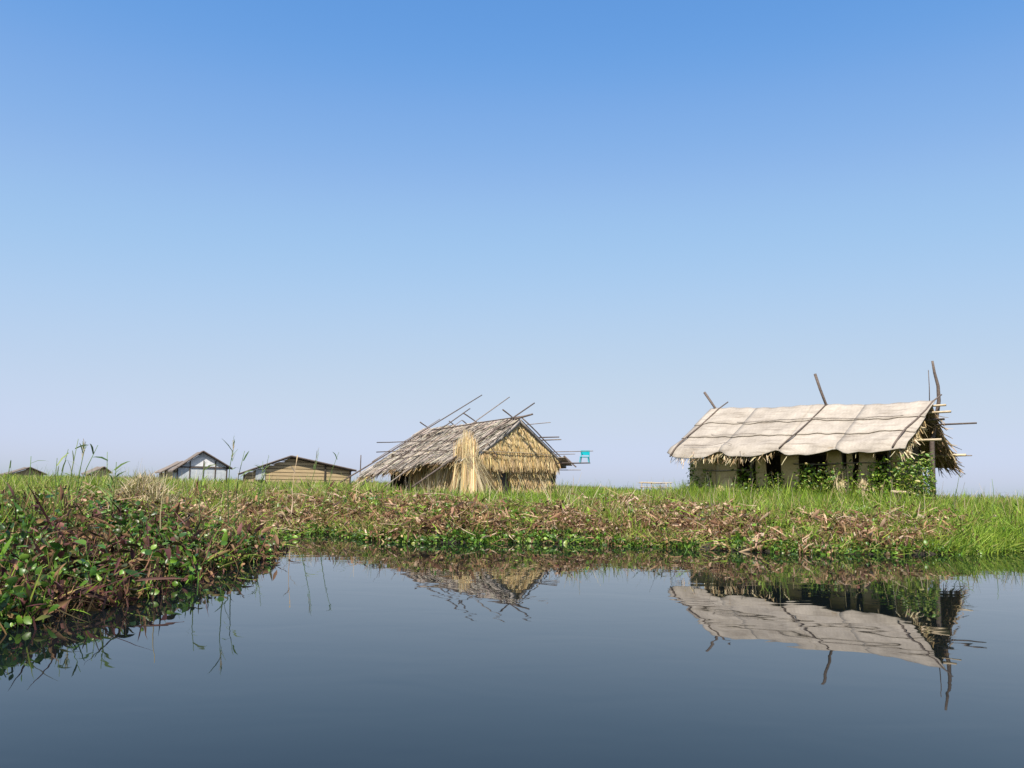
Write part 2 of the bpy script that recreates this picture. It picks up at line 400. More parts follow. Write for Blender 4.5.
# ------------------------------------------------------------------ right hut: long mat-roofed hut
def mat_hut():
    A = P(714, 411, 22.9); B = P(931, 404, 18.9)
    mid = (A + B) / 2; th = math.atan2(B.y - A.y, B.x - A.x)
    L = math.hypot(B.x - A.x, B.y - A.y); hl = L / 2
    g = gz1(mid.x, mid.y)
    fr = Frame((mid.x, mid.y, g), th)
    zr0, zr1 = A.z - g, B.z - g                                  # ridge height at the two ends
    hut = empty('mat_roofed_hut', fr.M)
    tag(hut, 'long bamboo hut with pale sagging mat roof, dark openings and tall poles on its ridge', 'hut')
    ey, drop = -1.62, 1.12                                        # front eave
    lx = lambda x: min(1, max(0, (hl - x) / L))                   # 1 at the left end
    zr = lambda x: zr0 + (zr1 - zr0) * (x + hl) / L
    splits = [-hl - 0.12, -hl * 0.55, -0.02, hl * 0.47, hl + 0.06]
    def F_(x, v, lift=0.0):
        # front slope, v = 0 at the ridge, 1 at the eave; the cloth-like mats sag between the poles
        k = 0
        while k < 3 and x > splits[k + 1]: k += 1
        t = (x - splits[k]) / (splits[k + 1] - splits[k]); sc = math.sin(math.pi * min(max(t, 0), 1))
        bulge = 0.035 * math.sin(math.pi * v) * sc + 0.018 * math.sin(x * 5 + v * 3) * v + 0.01 * math.sin(x * 13 + v * 9) + 0.022 * math.sin(x * 2.3 + 1) * (1 - v)
        ve = v * (1 + 0.055 * sc * v ** 4 + 0.02 * math.sin(x * 9) * v ** 4)
        y = (ey - 0.24 * lx(x)) * ve; z = zr(x) - (drop - 0.10 + 0.20 * lx(x)) * ve - 0.07 * math.sin(math.pi * v) + bulge
        if v > 0.86: y += (v - 0.86) * 0.9; z -= (v - 0.86) * 0.35 * (0.4 + sc)
        return Vector((x - 0.22 * v * lx(x) ** 3 - 0.12 * v * (1 - lx(x)) ** 3, y, z + lift))
    rows = [-0.02, 0.30, 0.60, 1.0]
    for k in range(4):
        for r in range(3):
            x0, x1 = splits[k] - 0.02, splits[k + 1] + 0.02; v0, v1 = rows[r] , rows[r + 1] + (0.03 if r < 2 else 0)
            lift = 0.018 * (2 - r) + 0.007 * (k % 2); ph = random.uniform(0, 6)
            slope = random.uniform(-0.015, 0.015)
            def fn(u, w, x0=x0, x1=x1, v0=v0, v1=v1, lift=lift, ph=ph, slope=slope, r=r):
                e = 0.012 * math.sin(u * 9 + ph) + slope * (u - 0.5)
                return F_(x0 + (x1 - x0) * u, v0 + (v1 - v0) * w + (e * w if r < 2 else 0), lift + 0.012 * w * (r < 2))
            MB().sheet(fn, 14, 8, (0, 0.004, -0.014)).build('roof_mat', 'roof_mat', hut, True)
    # straw under the mats, ragged at the eave
    n = 900
    xs = rng.uniform(-hl, hl, n); thick = np.clip(0.02 + 0.8 * np.exp(-((xs + hl * 0.52) / 0.55) ** 2) + 0.45 * np.exp(-((xs + hl * 0.86) / 0.3) ** 2) + 0.15 * (xs < 0), 0, 1)
    keep = rng.uniform(size=n) < thick; xs = xs[keep]; n = len(xs)
    vv = rng.uniform(0.86, 0.97, n)
    pts = np.array([F_(x, v, -0.05) for x, v in zip(xs, vv)]); pts[:, 2] -= rng.uniform(0, 0.06, n)
    len_ = 0.5 * thick[keep][:, None]
    mass('straw_fringe', [strands(pts, (0, -0.45, -0.8), 0.1, 0.3, 0.01, 0.022, BROWN_STRAW + PALE_STRAW, 0.3)], 'straw', hut)
    MB().sheet(lambda u, v: F_(-hl + 0.02 + (L - 0.05) * u, 0.02 + 0.9 * v, -0.03), 12, 6, (0, 0, -0.05)).build('thatch', 'thatch_under', hut, True)
    # back slope: thatch seen from below at the open right end
    def Bk(u, v): return Vector((-hl + 0.02 + (L + 0.0) * u, 0.02 + 1.5 * v, zr(-hl + L * u) - 0.03 - 1.3 * v - 0.06 * math.sin(math.pi * v)))
    MB().sheet(Bk, 10, 6, (0, 0, -0.08)).build('thatch', 'thatch_under', hut, True)
    n = 420
    v = rng.uniform(0, 1, n); x = rng.uniform(hl - 0.45, hl + 0.02, n); pts = np.stack([x, 0.02 + 1.5 * v, (zr1 - 0.08 - 1.3 * v)], 1)
    mass('thatch_edge', [strands(pts, (0.45, 0.25, -0.8), 0.12, 0.38, 0.012, 0.035, BROWN_STRAW[:3] + [(0.14, 0.1, 0.06)], 0.3)], 'straw', hut)
    v = rng.uniform(0.3, 1, 160); pts = np.stack([rng.uniform(hl - 0.25, hl + 0.03, 160), ey * v * 0.97, zr1 - 0.06 - drop * v], 1)
    mass('straw_fringe', [strands(pts, (0.25, 0, -0.8), 0.1, 0.3, 0.012, 0.03, PALE_STRAW + BROWN_STRAW, 0.3)], 'straw', hut)
    # rake poles lying on the mats, running out over the ridge
    fp = Vector((0, ey, -drop)); fnrm = Vector((0, -drop, -ey)).normalized()
    for x, skew, ext, low, r in ((-hl + 0.03, 0.12, 0.20, 1.05, 0.022), (0.02, 0.33, 0.03, 1.0, 0.02), (hl - 0.2, 0.26, 0.17, 1.0, 0.022)):
        xt = x + skew
        pts = [Vector((xt + 0.03 + ext * 0.3, -ey * ext, zr(xt) + drop * ext + 0.04))] + [F_(x + skew * (1 - v) + 0.04 * math.sin(v * 4 + x) * v + 0.015 * math.sin(v * 11 + 2 * x), v, 0.055 + 0.01 * math.sin(v * 12)) for v in (0.02, 0.2, 0.4, 0.6, 0.8, 0.93, low)]
        MB().tube(pts, r * 0.75, r).build('rake_pole', 'bark_pole', hut, True)
    # bamboo strips holding the mats
    for v, x0, x1 in ((0.31, -hl * 0.62, hl * 0.86), (0.61, -hl * 0.75, -hl * 0.32), (0.86, -hl * 0.9, -hl * 0.45)):
        MB().tube([F_(x0 + (x1 - x0) * t / 14, v + 0.008 * math.sin(t * 0.9), 0.068) for t in range(15)], 0.0065, 0.006, 5).build('bamboo_strip', 'grey_bamboo', hut, True)
    for k in ():
        MB().tube([F_(splits[k] + 0.03 * math.sin(v * 4), v, 0.064) for v in (0.0, 0.2, 0.4, 0.6, 0.8, 0.97)], 0.004, 0.004, 5).build('seam_cord', 'grey_bamboo', hut, True)
    # tall poles where the back rafters cross the ridge
    def ridge_pole(a, b, c, r, r2):
        pl = ((0, 0, 0), (0, 1, 0))
        pa, pb = fr.pick(*a, *pl), fr.pick(*b, *pl); pm = fr.pick(*c, *pl)
        low = Vector((pb.x, 1.3, pb.z - 1.15))
        MB().tube([pa, pm, pb + Vector((0, 0.05, -0.05)), low], r2, r).build('ridge_pole', 'bark_pole', hut, True)
    ridge_pole((704.4, 392.4), (718, 412), (711, 402), 0.03, 0.036)
    ridge_pole((815, 374), (826.5, 406), (820, 389), 0.032, 0.036)
    pl = ((hl - 0.02, 0.45, 0), (0.42, -0.9, 0))
    MB().tube([fr.pick(*q, *pl) for q in ((932.3, 361), (934.5, 373), (938, 386), (938.8, 401), (936, 420), (932, 442), (932.5, 470), (933, 500))], 0.026, 0.065).build('corner_post', 'bark_pole', hut, True)
    MB().tube([fr.pick(*q, *pl) for q in ((928.4, 370), (929.4, 388), (929.6, 408))], 0.009, 0.012, 5).build('stick', 'bark_pole', hut, True)
    # purlin ends sticking out of the right end
    for (a, b, y, r, m) in (((905, 440.5), (941.5, 439.5), -0.75, 0.03, 'pale_bamboo'), ((925, 424.5), (976.7, 423), 0.35, 0.022, 'bark_pole'), ((935, 452), (966, 455), 1.1, 0.035, 'pale_bamboo'),
                            ((925, 411.5), (951, 411.5), 0.05, 0.03, 'pale_bamboo'), ((926, 405.5), (946, 405), 0.0, 0.028, 'pale_bamboo'), ((925, 418.5), (944.5, 419), 0.22, 0.03, 'grey_bamboo'), ((950, 453), (972, 455.5), 1.2, 0.015, 'grey_bamboo')):
        pb = fr.pick(*b, (0, y, 0), (0, 1, 0)); pa = Vector((hl - 1.2, pb.y, pb.z - 0.02))
        if (pb - pa).length > 3: pa = pb - (pb - pa).normalized() * 3
        pole('purlin', pa, pb, r, m, hut, 0.008, 0.9)
    # walls: posts, mats with openings between, dark inside
    wy = -0.98
    for x in (-hl + 0.32, -hl * 0.42, -hl * 0.02, hl * 0.40, hl - 0.62): pole('post', (x, wy + 0.07, -0.1), (x, wy + 0.07, zr(x) - 0.80), 0.045, 'grey_bamboo', hut)
    for x in (-hl + 0.32, hl - 0.62): pole('post', (x, 0.95, -0.1), (x, 0.95, zr(x) - 0.92), 0.05, 'dark_post', hut)
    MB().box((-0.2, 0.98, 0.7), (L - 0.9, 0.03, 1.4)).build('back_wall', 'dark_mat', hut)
    MB().prism([(-hl + 0.28, -0.96, 0), (-hl + 0.28, 0.96, 0), (-hl + 0.28, 0.96, 1.35), (-hl + 0.28, 0.02, zr0 - 0.2), (-hl + 0.28, -0.96, 1.42)], (0.03, 0, 0)).build('end_wall', 'wall_mat', hut)
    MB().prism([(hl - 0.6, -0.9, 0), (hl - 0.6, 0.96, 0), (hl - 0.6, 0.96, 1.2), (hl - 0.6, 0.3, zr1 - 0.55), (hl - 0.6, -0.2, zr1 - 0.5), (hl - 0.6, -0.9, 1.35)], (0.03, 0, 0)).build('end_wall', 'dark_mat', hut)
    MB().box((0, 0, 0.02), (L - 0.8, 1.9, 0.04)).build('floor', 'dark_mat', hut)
    wp = ((0, wy, 0), (0, 1, 0))
    for i, (x0, x1, yt, yb) in enumerate(((690, 716, 458, 500), (716, 737, 458, 500), (757, 767, 456, 500), (782, 799, 454, 502), (829, 843, 450, 500), (847, 852, 450, 500), (859, 874, 450, 500), (892, 899, 448, 500))):
        a = fr.pick(x0, yb, *wp); bq = fr.pick(x1, yt, *wp)
        top = min(bq.z, zr((a.x + bq.x) / 2) - 0.86); bot = -0.05; tilt = random.uniform(-0.04, 0.04)
        def fn(u, v, a=a, bq=bq, top=top, bot=bot, tilt=tilt, i=i):
            x = a.x + (bq.x - a.x) * u; z = top + (bot - top) * v
            return Vector((x + tilt * (1 - v) + 0.01 * math.sin(v * 14 + i), wy - 0.012 * (i % 2) + 0.02 * math.sin(u * 3 + i) * math.sin(v * 5 + i), z))
        MB().sheet(fn, 6, 8, (0, 0.014, 0)).build('wall_mat', 'wall_mat', hut, True)
    for z, x0, x1 in ((0.95, -hl + 0.3, -hl * 0.4), (0.55, -hl + 0.3, hl * 0.4), (1.12, hl * 0.0, hl - 0.6), (0.62, hl * 0.4, hl - 0.6)):
        pole('wall_rail', (x0, wy - 0.045, z), (x1, wy - 0.045, z + 0.03), 0.014, 'grey_bamboo', hut)
    return fr, hl, wy, wp
frR, hlR, wyR, wpR = mat_hut()

# sheaves of straw leaning at its front, plank in the grass
def sheaf(base, top, rad, n, label, colr=PALE_STRAW, group=None, flare=1.5, name='straw_sheaf', w=(0.012, 0.028)):
    base, top = Vector(base), Vector(top); ax = top - base; Ln = ax.length
    o = empty(name, Matrix.Translation(base)); tag(o, label, 'straw bundle', group)
    axn = np.array(ax.normalized()); a = rng.uniform(0, 2 * np.pi, n); r = rad * np.sqrt(rng.uniform(0.15, 1, n))
    x = np.cross(axn, [0, 1, 0.1]); x /= np.linalg.norm(x); y = np.cross(axn, x)
    ring = x[None] * (np.cos(a) * r)[:, None] + y[None] * (np.sin(a) * r)[:, None]
    b0 = ring * flare; d = unit(np.tile(axn, (n, 1)) * Ln - ring * (flare - 0.75) + rng.normal(0, 0.03, (n, 3)))
    mass('straw', [ribbons(b0, d, perp(d), rng.uniform(0.75, 1.12, n) * Ln, rng.uniform(*w, n), rng.normal(0, 0.04, (n, 3)), STRAW_PROF, pal(colr, n, 0.25))], 'straw', o)
    MB().tube([tuple(ax * 0.02), tuple(ax * 0.9)], rad * 0.72 * flare * 0.8, rad * 0.5, 8).build('core', 'thatch_under', o, True)
    t = 0.62; rr = rad * (flare + (0.75 - flare) * t) * 1.02
    mb = MB(); pts = [np.array(ax) * t + x * math.cos(q) * rr + y * math.sin(q) * rr for q in np.linspace(0, 2 * np.pi, 11)]
    mb.tube([tuple(p) for p in pts], 0.012, 0.012, 5).build('binding', 'grey_bamboo', o, True)
    return o
for (x, yt, yb, rd, lab) in ((843, 473, 492, 0.18, 'pale straw sheaf leaning on the mat hut wall, left one of the two upright sheaves'),
                             (866, 477, 502, 0.2, 'bright pale straw sheaf before the mat hut wall, right one of the two upright sheaves')):
    q = frR.pick(x, yb, (0, wyR - 0.35, 0), (0, 1, 0)); q.z = 0
    t = frR.pick(x, yt, (0, wyR - 0.12, 0), (0, 1, 0)); 
    wq = frR.M @ q; wq.z = gz1(wq.x, wq.y) - 0.02
    sheaf(wq, frR.M @ t, rd * 0.75, 520, lab, group='straw sheaves by the mat hut', flare=1.35, w=(0.007, 0.015))
def low_rail():
    a, bq = P(891, 491.5, 18.0), P(918, 493.5, 17.7); mid = (a + bq) / 2; g = gz1(mid.x, mid.y)
    e = empty('low_rail', Matrix.Translation((mid.x, mid.y, g))); o = Vector((mid.x, mid.y, g))
    tag(e, 'short pale bamboo rail in the grass before the right end of the mat hut', 'rail')
    pole('rail', a - o, bq - o, 0.035, 'pale_bamboo', e, 0.004, 1.0)
    for t in (0.15, 0.85):
        q = a.lerp(bq, t) - o; MB().tube([(q.x, q.y + 0.02, -0.1), (q.x, q.y + 0.02, q.z - 0.01)], 0.02, 0.018, 6).build('stake', 'bark_pole', e)
low_rail()
# a slanted pale board leaning against the left wall mats
q0 = frR.M @ frR.pick(722, 500, (0, wyR - 0.3, 0), (0, 1, 0)); q1 = frR.M @ frR.pick(728, 478, (0, wyR - 0.08, 0), (0, 1, 0))
tag(MB().sheet(lambda u, v: q1.lerp(q0, v) + Vector((0.62, -0.5, 0)) * (u - 0.5) * (0.25 + 0.75 * v), 3, 3, (0.01, 0.015, 0)).build('mat_scrap', 'wall_mat'),
    'torn pale mat leaning against the left end of the mat hut wall', 'mat')

# ------------------------------------------------------------------ middle hut: straw gable, poles over the roof
def straw_hut():
    A = P(424, 429, 32.6); B = P(520.5, 418.5, 29.0)
    mid = (A + B) / 2; th = math.atan2(B.y - A.y, B.x - A.x); L = math.hypot(B.x - A.x, B.y - A.y); hl = L / 2
    g = gz1(mid.x, mid.y); fr = Frame((mid.x, mid.y, g), th)
    hut = empty('straw_hut', fr.M)
    tag(hut, 'straw-walled hut with golden gable, weathered grey roof and bamboo poles crossed over the ridge', 'hut')
    zr = (A.z + B.z) / 2 - g
    zA, zB = A.z - g, B.z - g
    Z = lambda x: zA + (zB - zA) * (x + hl) / L
    slope = 1.42 / 2.3
    def ext(x):                     # how far down the front-left slope reaches along the ridge
        t = (x + hl) / L
        return 2.95 - 0.75 * min(1, max(0, t * 1.25)) + 0.10 * math.sin(t * 17) + 0.05 * math.sin(t * 41)
    def S(x, v, lift=0.0):
        y = -ext(x) * v
        return Vector((x, y, Z(x) + slope * y - 0.09 * math.sin(math.pi * v) + lift + 0.02 * math.sin(x * 4 + v * 7)))
    MB().sheet(lambda u, v: S(-hl + L * u, v), 30, 10, (0, 0.03, -0.12)).build('roof', 'thatch_grey', hut, True)
    MB().sheet(lambda u, v: Vector((-hl + L * u, 0.02 + 2.45 * v, Z(-hl + L * u) - 0.02 - slope * 2.45 * v)), 8, 6, (0, 0, -0.12)).build('roof', 'thatch_grey', hut, True)
    # thatch courses on the visible slope
    nc = 5
    for c in range(nc):
        n = 850; v = (c + rng.uniform(0.0, 0.25, n)) / nc; x = rng.uniform(-hl, hl, n)
        pts = np.array([S(a_, b_, 0.025 + 0.02 * random.random()) for a_, b_ in zip(x, v)])
        mass('thatch_course', [strands(pts, (0, -1, -slope), 0.5, 0.78, 0.02, 0.045, GREY_STRAW, 0.035, side=(1, 0, 0))], 'straw', hut)
    n = 700; x = rng.uniform(-hl, hl, n); pts = np.array([S(a_, rng.uniform(0.9, 1.0), -0.04 - 0.06 * random.random()) for a_ in x])
    mass('straw_fringe', [strands(pts, (0.0, -0.7, -0.75), 0.12, 0.42, 0.015, 0.035, BROWN_STRAW, 0.22)], 'straw', hut)
    # gable wall
    gx = hl - 0.12
    MB().prism([(gx - 0.08, -2.0, -0.1), (gx - 0.08, 2.02, -0.1), (gx - 0.08, 2.02, Z(gx) - 1.42), (gx - 0.08, 0.0, Z(gx) - 0.14), (gx - 0.08, -2.0, Z(gx) - 1.42)], (-0.08, 0, 0)).build('gable_wall', 'thatch_under', hut)
    zt = Z(gx)
    door = lambda y, z: (abs(y + 0.70 - (0.75 - z) * 0.3) < 0.24) & (z < 0.78)
    levels = [(zt - 0.10, 0.24), (zt - 0.30, 0.25), (zt - 0.50, 0.24), (zt - 0.70, 0.26), (zt - 0.92, 0.25), (zt - 1.12, 0.30), (zt - 1.34, 0.36), (zt - 1.66, 0.36), (zt - 1.95, 0.36), (zt - 2.24, 0.45)]
    for i, (z0, ln) in enumerate(levels):
        hw = min((zt - z0) / slope + 0.1, 2.08) if z0 > zt - 1.4 else 2.0
        n = int(420 * hw + 120); y = rng.uniform(-hw, hw, n); wob = 0.03 * np.sin(y * 2.1 + i) + 0.015 * np.sin(y * 7 + 3 * i)
        z = z0 + rng.uniform(-0.02, 0.02, n) + wob
        z = np.minimum(z, zt - 0.06 - np.abs(y) * slope)
        ok = ~door(y, z - ln * 1.05); y, z = y[ok], z[ok]; n = len(y)
        up = i < 7
        out = (0.10 + 0.012 * i) if up else 0.05
        pts = np.stack([np.full(n, gx - 0.08 + out) + rng.uniform(0, 0.02, n), y, z], 1)
        cs = GOLD if i < 5 else (GOLD + BROWN_STRAW[:2] if i < 7 else GOLD + [(0.36, 0.25, 0.12)])
        mass('straw_course', [strands(pts, (0.10 if up else 0.08, 0, -1), ln * 0.8, ln * (1.15 if i != 6 else 1.5), 0.012, 0.035, cs, 0.06 if up else 0.12, side=(0, 1, 0))], 'straw', hut)
        if i in (5,):
            pole('lath', (gx - 0.06 + out + 0.05, -hw + 0.1, z0 - 0.06), (gx - 0.06 + out + 0.05, hw - 0.15, z0 - 0.07), 0.014, 'pale_bamboo', hut)
    # dark sheet standing in for the shade inside the low slanting opening
    MB().prism([(gx + 0.0, -0.88, 0.80), (gx + 0.0, -0.54, 0.80), (gx + 0.0, -0.28, -0.05), (gx + 0.0, -0.62, -0.05)], (-0.015, 0, 0)).build('doorway_shade', 'dark_post', hut)
    MB().box((gx + 0.0, 1.88, 0.75), (0.05, 0.22, 1.35)).build('side_doorway_shade', 'dark_post', hut)  # dark strip standing in for the shaded opening at the right edge
    # side wall under the long slope, set back; dark gaps at the far end
    MB().box((0.55, -1.78, 0.5), (L * 0.68, 0.06, 1.2)).build('side_wall', 'thatch_under', hut)
    n = 520; pts = np.stack([rng.uniform(-1.0, gx - 0.05, n), np.full(n, -1.84) - rng.uniform(0, 0.05, n), rng.uniform(0.75, 1.15, n)], 1)
    mass('side_straw', [strands(pts, (0, -0.06, -1), 0.5, 0.95, 0.02, 0.05, PALE_STRAW + GOLD, 0.07, side=(1, 0, 0))], 'straw', hut)
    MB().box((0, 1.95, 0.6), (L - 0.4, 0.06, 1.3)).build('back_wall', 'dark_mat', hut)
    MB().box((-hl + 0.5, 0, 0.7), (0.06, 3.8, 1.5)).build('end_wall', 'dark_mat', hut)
    # long bamboo poles laid over the front-left slope
    nrm = Vector((0, -slope, 1)).normalized(); p0 = Vector((0, 0, zr)) + nrm * 0.16
    for a_, b_, r in (((340, 482.5), (482, 395), 0.022), ((359, 487), (470, 408.5), 0.022), ((385, 486), (509.5, 397), 0.02), ((412, 487), (534.5, 403), 0.026), ((398, 466), (462, 420), 0.015), ((372, 462), (440, 419), 0.014)):
        pa, pb = fr.pick(*a_, p0, nrm), fr.pick(*b_, p0, nrm)
        if (fr.M @ pa).z < g - 0.1: pa = pb.lerp(pa, 0.95)
        pole('roof_pole', pa, pb, r * 1.25, 'bark_pole' if r > 0.021 else 'grey_bamboo', hut, 0.02, 0.7)
    for a_, b_, r in (((377, 442.3), (456, 440.5), 0.018), ((376.5, 452), (447, 450.2), 0.018), ((432, 430), (531, 415), 0.025), ((395, 460), (470, 447), 0.014)):
        pa, pb = fr.pick(*a_, p0 + nrm * 0.03, nrm), fr.pick(*b_, p0 + nrm * 0.03, nrm); pole('roof_batten', pa, pb, r, 'bark_pole', hut, 0.015, 0.8)
    # rafters of the far slope crossing over the ridge
    n2 = Vector((0, slope, 1)).normalized(); p2 = Vector((0, 0, zr + 0.05))
    for a_, b_, r in (((420, 422), (430, 429), 0.025), ((449, 421), (461, 430), 0.02), ((463, 412.8), (487, 429), 0.024), ((462.5, 420.5), (475, 431), 0.022), ((502.7, 409.5), (517, 421), 0.026)):
        pole('rafter_end', fr.pick(*a_, p2, n2), fr.pick(*b_, p2, n2), r, 'bark_pole', hut, 0.006)
    # sticks braced on the gable
    gp = ((gx + 0.22, 0, 0), (1, 0, 0))
    for a_, b_ in (((487, 442), (498, 457)), ((503, 430), (512, 442))):
        pole('brace', fr.pick(*a_, *gp), fr.pick(*b_, *gp), 0.018, 'grey_bamboo', hut, 0.004)
    pole('gable_rake', Vector((hl + 0.03, 0.0, zB + 0.05)), Vector((hl + 0.03, 2.45, zB + 0.05 - 2.45 * slope)), 0.025, 'grey_bamboo', hut)
    pole('ridge_cap', fr.pick(515, 419, *gp), fr.pick(533, 414, (0, 0.05, 0), (0, 1, 0)), 0.04, 'bark_pole', hut, 0.003)
    # purlins poking out of the right-hand side
    def out(a_, b_, y, r, m):
        pb = fr.pick(*b_, (0, y, 0), (0, 1, 0)); pa = Vector((hl - 1.0, y, fr.pick(*a_, (0, y, 0), (0, 1, 0)).z)); pole('purlin', pa, pb, r, m, hut, 0.006)
        return pa, pb
    out((534, 425), (550.5, 422.4), 0.5, 0.016, 'grey_bamboo')
    out((546, 437), (559, 437), 1.3, 0.026, 'bark_pole'); out((546, 440), (561, 439.5), 1.4, 0.026, 'grey_bamboo')
    out((562, 452), (593, 451), 1.98, 0.017, 'grey_bamboo'); out((562, 454.5), (575, 454), 2.2, 0.016, 'grey_bamboo')
    out((571, 470), (580.6, 470), 2.3, 0.016, 'grey_bamboo')
    a1, b1 = out((563, 463.6), (588.5, 462.8), 1.85, 0.022, 'bark_pole')
    pole('purlin', a1 + Vector((0, 0.24, 0)), b1 + Vector((-0.12, 0.24, 0)), 0.022, 'bark_pole', hut, 0.0)
    pole('strut', fr.pick(564, 456, (0, 1.86, 0), (0, 1, 0)), fr.pick(576, 467, (0, 1.86, 0), (0, 1, 0)), 0.03, 'bark_pole', hut, 0.003)
    MB().sheet(lambda u, v: Vector((hl + 0.02 + 0.35 * u, 1.95 + 0.42 * v, Z(hl) - 0.02 - slope * 2.0 - 0.28 * v)), 3, 3, (0, 0, -0.03)).build('eave_sheet', 'thatch_grey', hut)
    return fr, hl, a1, b1, g
frS, hlS, railA, railB, gS = straw_hut()

# turquoise chair standing on the two rails
def chair():
    q = frS.pick(584.6, 461, (0, 1.97, 0), (0, 1, 0))
    t = (q.x - railA.x) / (railB.x - railA.x); zt = railA.z + (railB.z - railA.z) * t + 0.02
    pos = frS.M @ Vector((q.x, 1.97, zt))
    e = empty('chair', Matrix.Translation(pos) @ Matrix.Rotation(frS.th + math.radians(30), 4, 'Z'))
    tag(e, 'small turquoise plastic chair perched on bamboo poles beside the straw hut', 'chair')
    w, dp, sh, ht = 0.31, 0.25, 0.20, 0.43
    MB().sheet(lambda u, v: Vector((w * (u - .5), dp * (v - .5), sh + 0.01 * math.sin(math.pi * v) * -1)), 4, 4, (0, 0, -0.02)).build('seat', 'turquoise_plastic', e)
    mb = MB()
    for s_ in (-1, 1): mb.tube([(s_ * w * .45, dp * .46, sh), (s_ * w * .47, dp * .56, ht - 0.03)], 0.017, 0.015, 6)
    mb.sheet(lambda u, v: Vector((w * (u - .5), dp * .56 + 0.03 * math.sin(math.pi * u), ht - 0.17 * v)), 6, 3, (0, 0.016, 0)); mb.build('backrest', 'turquoise_plastic', e)
    for sx in (-1, 1):
        for sy in (-1, 1):
            MB().tube([(sx * w * .43, sy * dp * .42, sh - 0.01), (sx * w * .5, sy * 0.122, 0.0)], 0.018, 0.014, 6).build('leg', 'turquoise_plastic', e)
chair()

# straw stacked at the left corner of the gable: tall sheaves and a fan of leaning reed bundles
gx = hlS - 0.1
for i, (xb, yb, xt, yt, off, rd) in enumerate(((453, 489, 461.5, 446, 0.25, 0.095), (464, 490, 467.5, 439, 0.3, 0.10), (473, 490, 472.5, 444, 0.28, 0.08))):
    bq = frS.pick(xb, yb, (0, -2.35 - 0.1 * i, 0), (0, 1, 0)); tq = frS.pick(xt, yt, (0, -2.2, 0), (0, 1, 0))
    wb_ = frS.M @ bq; wb_.z = gz1(wb_.x, wb_.y) - 0.03
    sheaf(wb_, frS.M @ tq, rd, 420, ['pale straw sheaf against the straw hut corner, left of three tall ones', 'middle one of three tall straw sheaves at the straw hut corner', 'right-hand one of three tall straw sheaves at the straw hut corner'][i],
          GOLD + PALE_STRAW, 'tall straw sheaves at the straw hut', 1.45, w=(0.015, 0.035))
fan_px = [(449, 489, 462, 462), (483, 491, 470, 458), (492, 491, 472, 457), (500, 490, 474, 458)]
for i, (xb, yb, xt, yt) in enumerate(fan_px):
    pl = ((gx + 0.45, 0, 0), (1, 0, 0)) if i else ((0, -2.4, 0), (0, 1, 0))
    bq = frS.pick(xb, yb, *pl); tq = frS.pick(xt, yt, *(((gx + 0.22, 0, 0), (1, 0, 0)) if i else ((0, -2.2, 0), (0, 1, 0))))
    wb_ = frS.M @ bq; wb_.z = gz1(wb_.x, wb_.y) - 0.03
    sheaf(wb_, frS.M @ tq, 0.10, 220, ['short reed bundle left of the tall straw sheaves at the straw hut', 'steep reed bundle leaning on the straw hut gable beside the tall sheaves', 'middle one of the reed bundles leaning on the straw hut gable', 'most slanted reed bundle on the straw hut gable, nearest its dark door opening'][i],
          PALE_STRAW, 'reed bundles leaning on the straw hut', 1.1, 'reed_bundle')

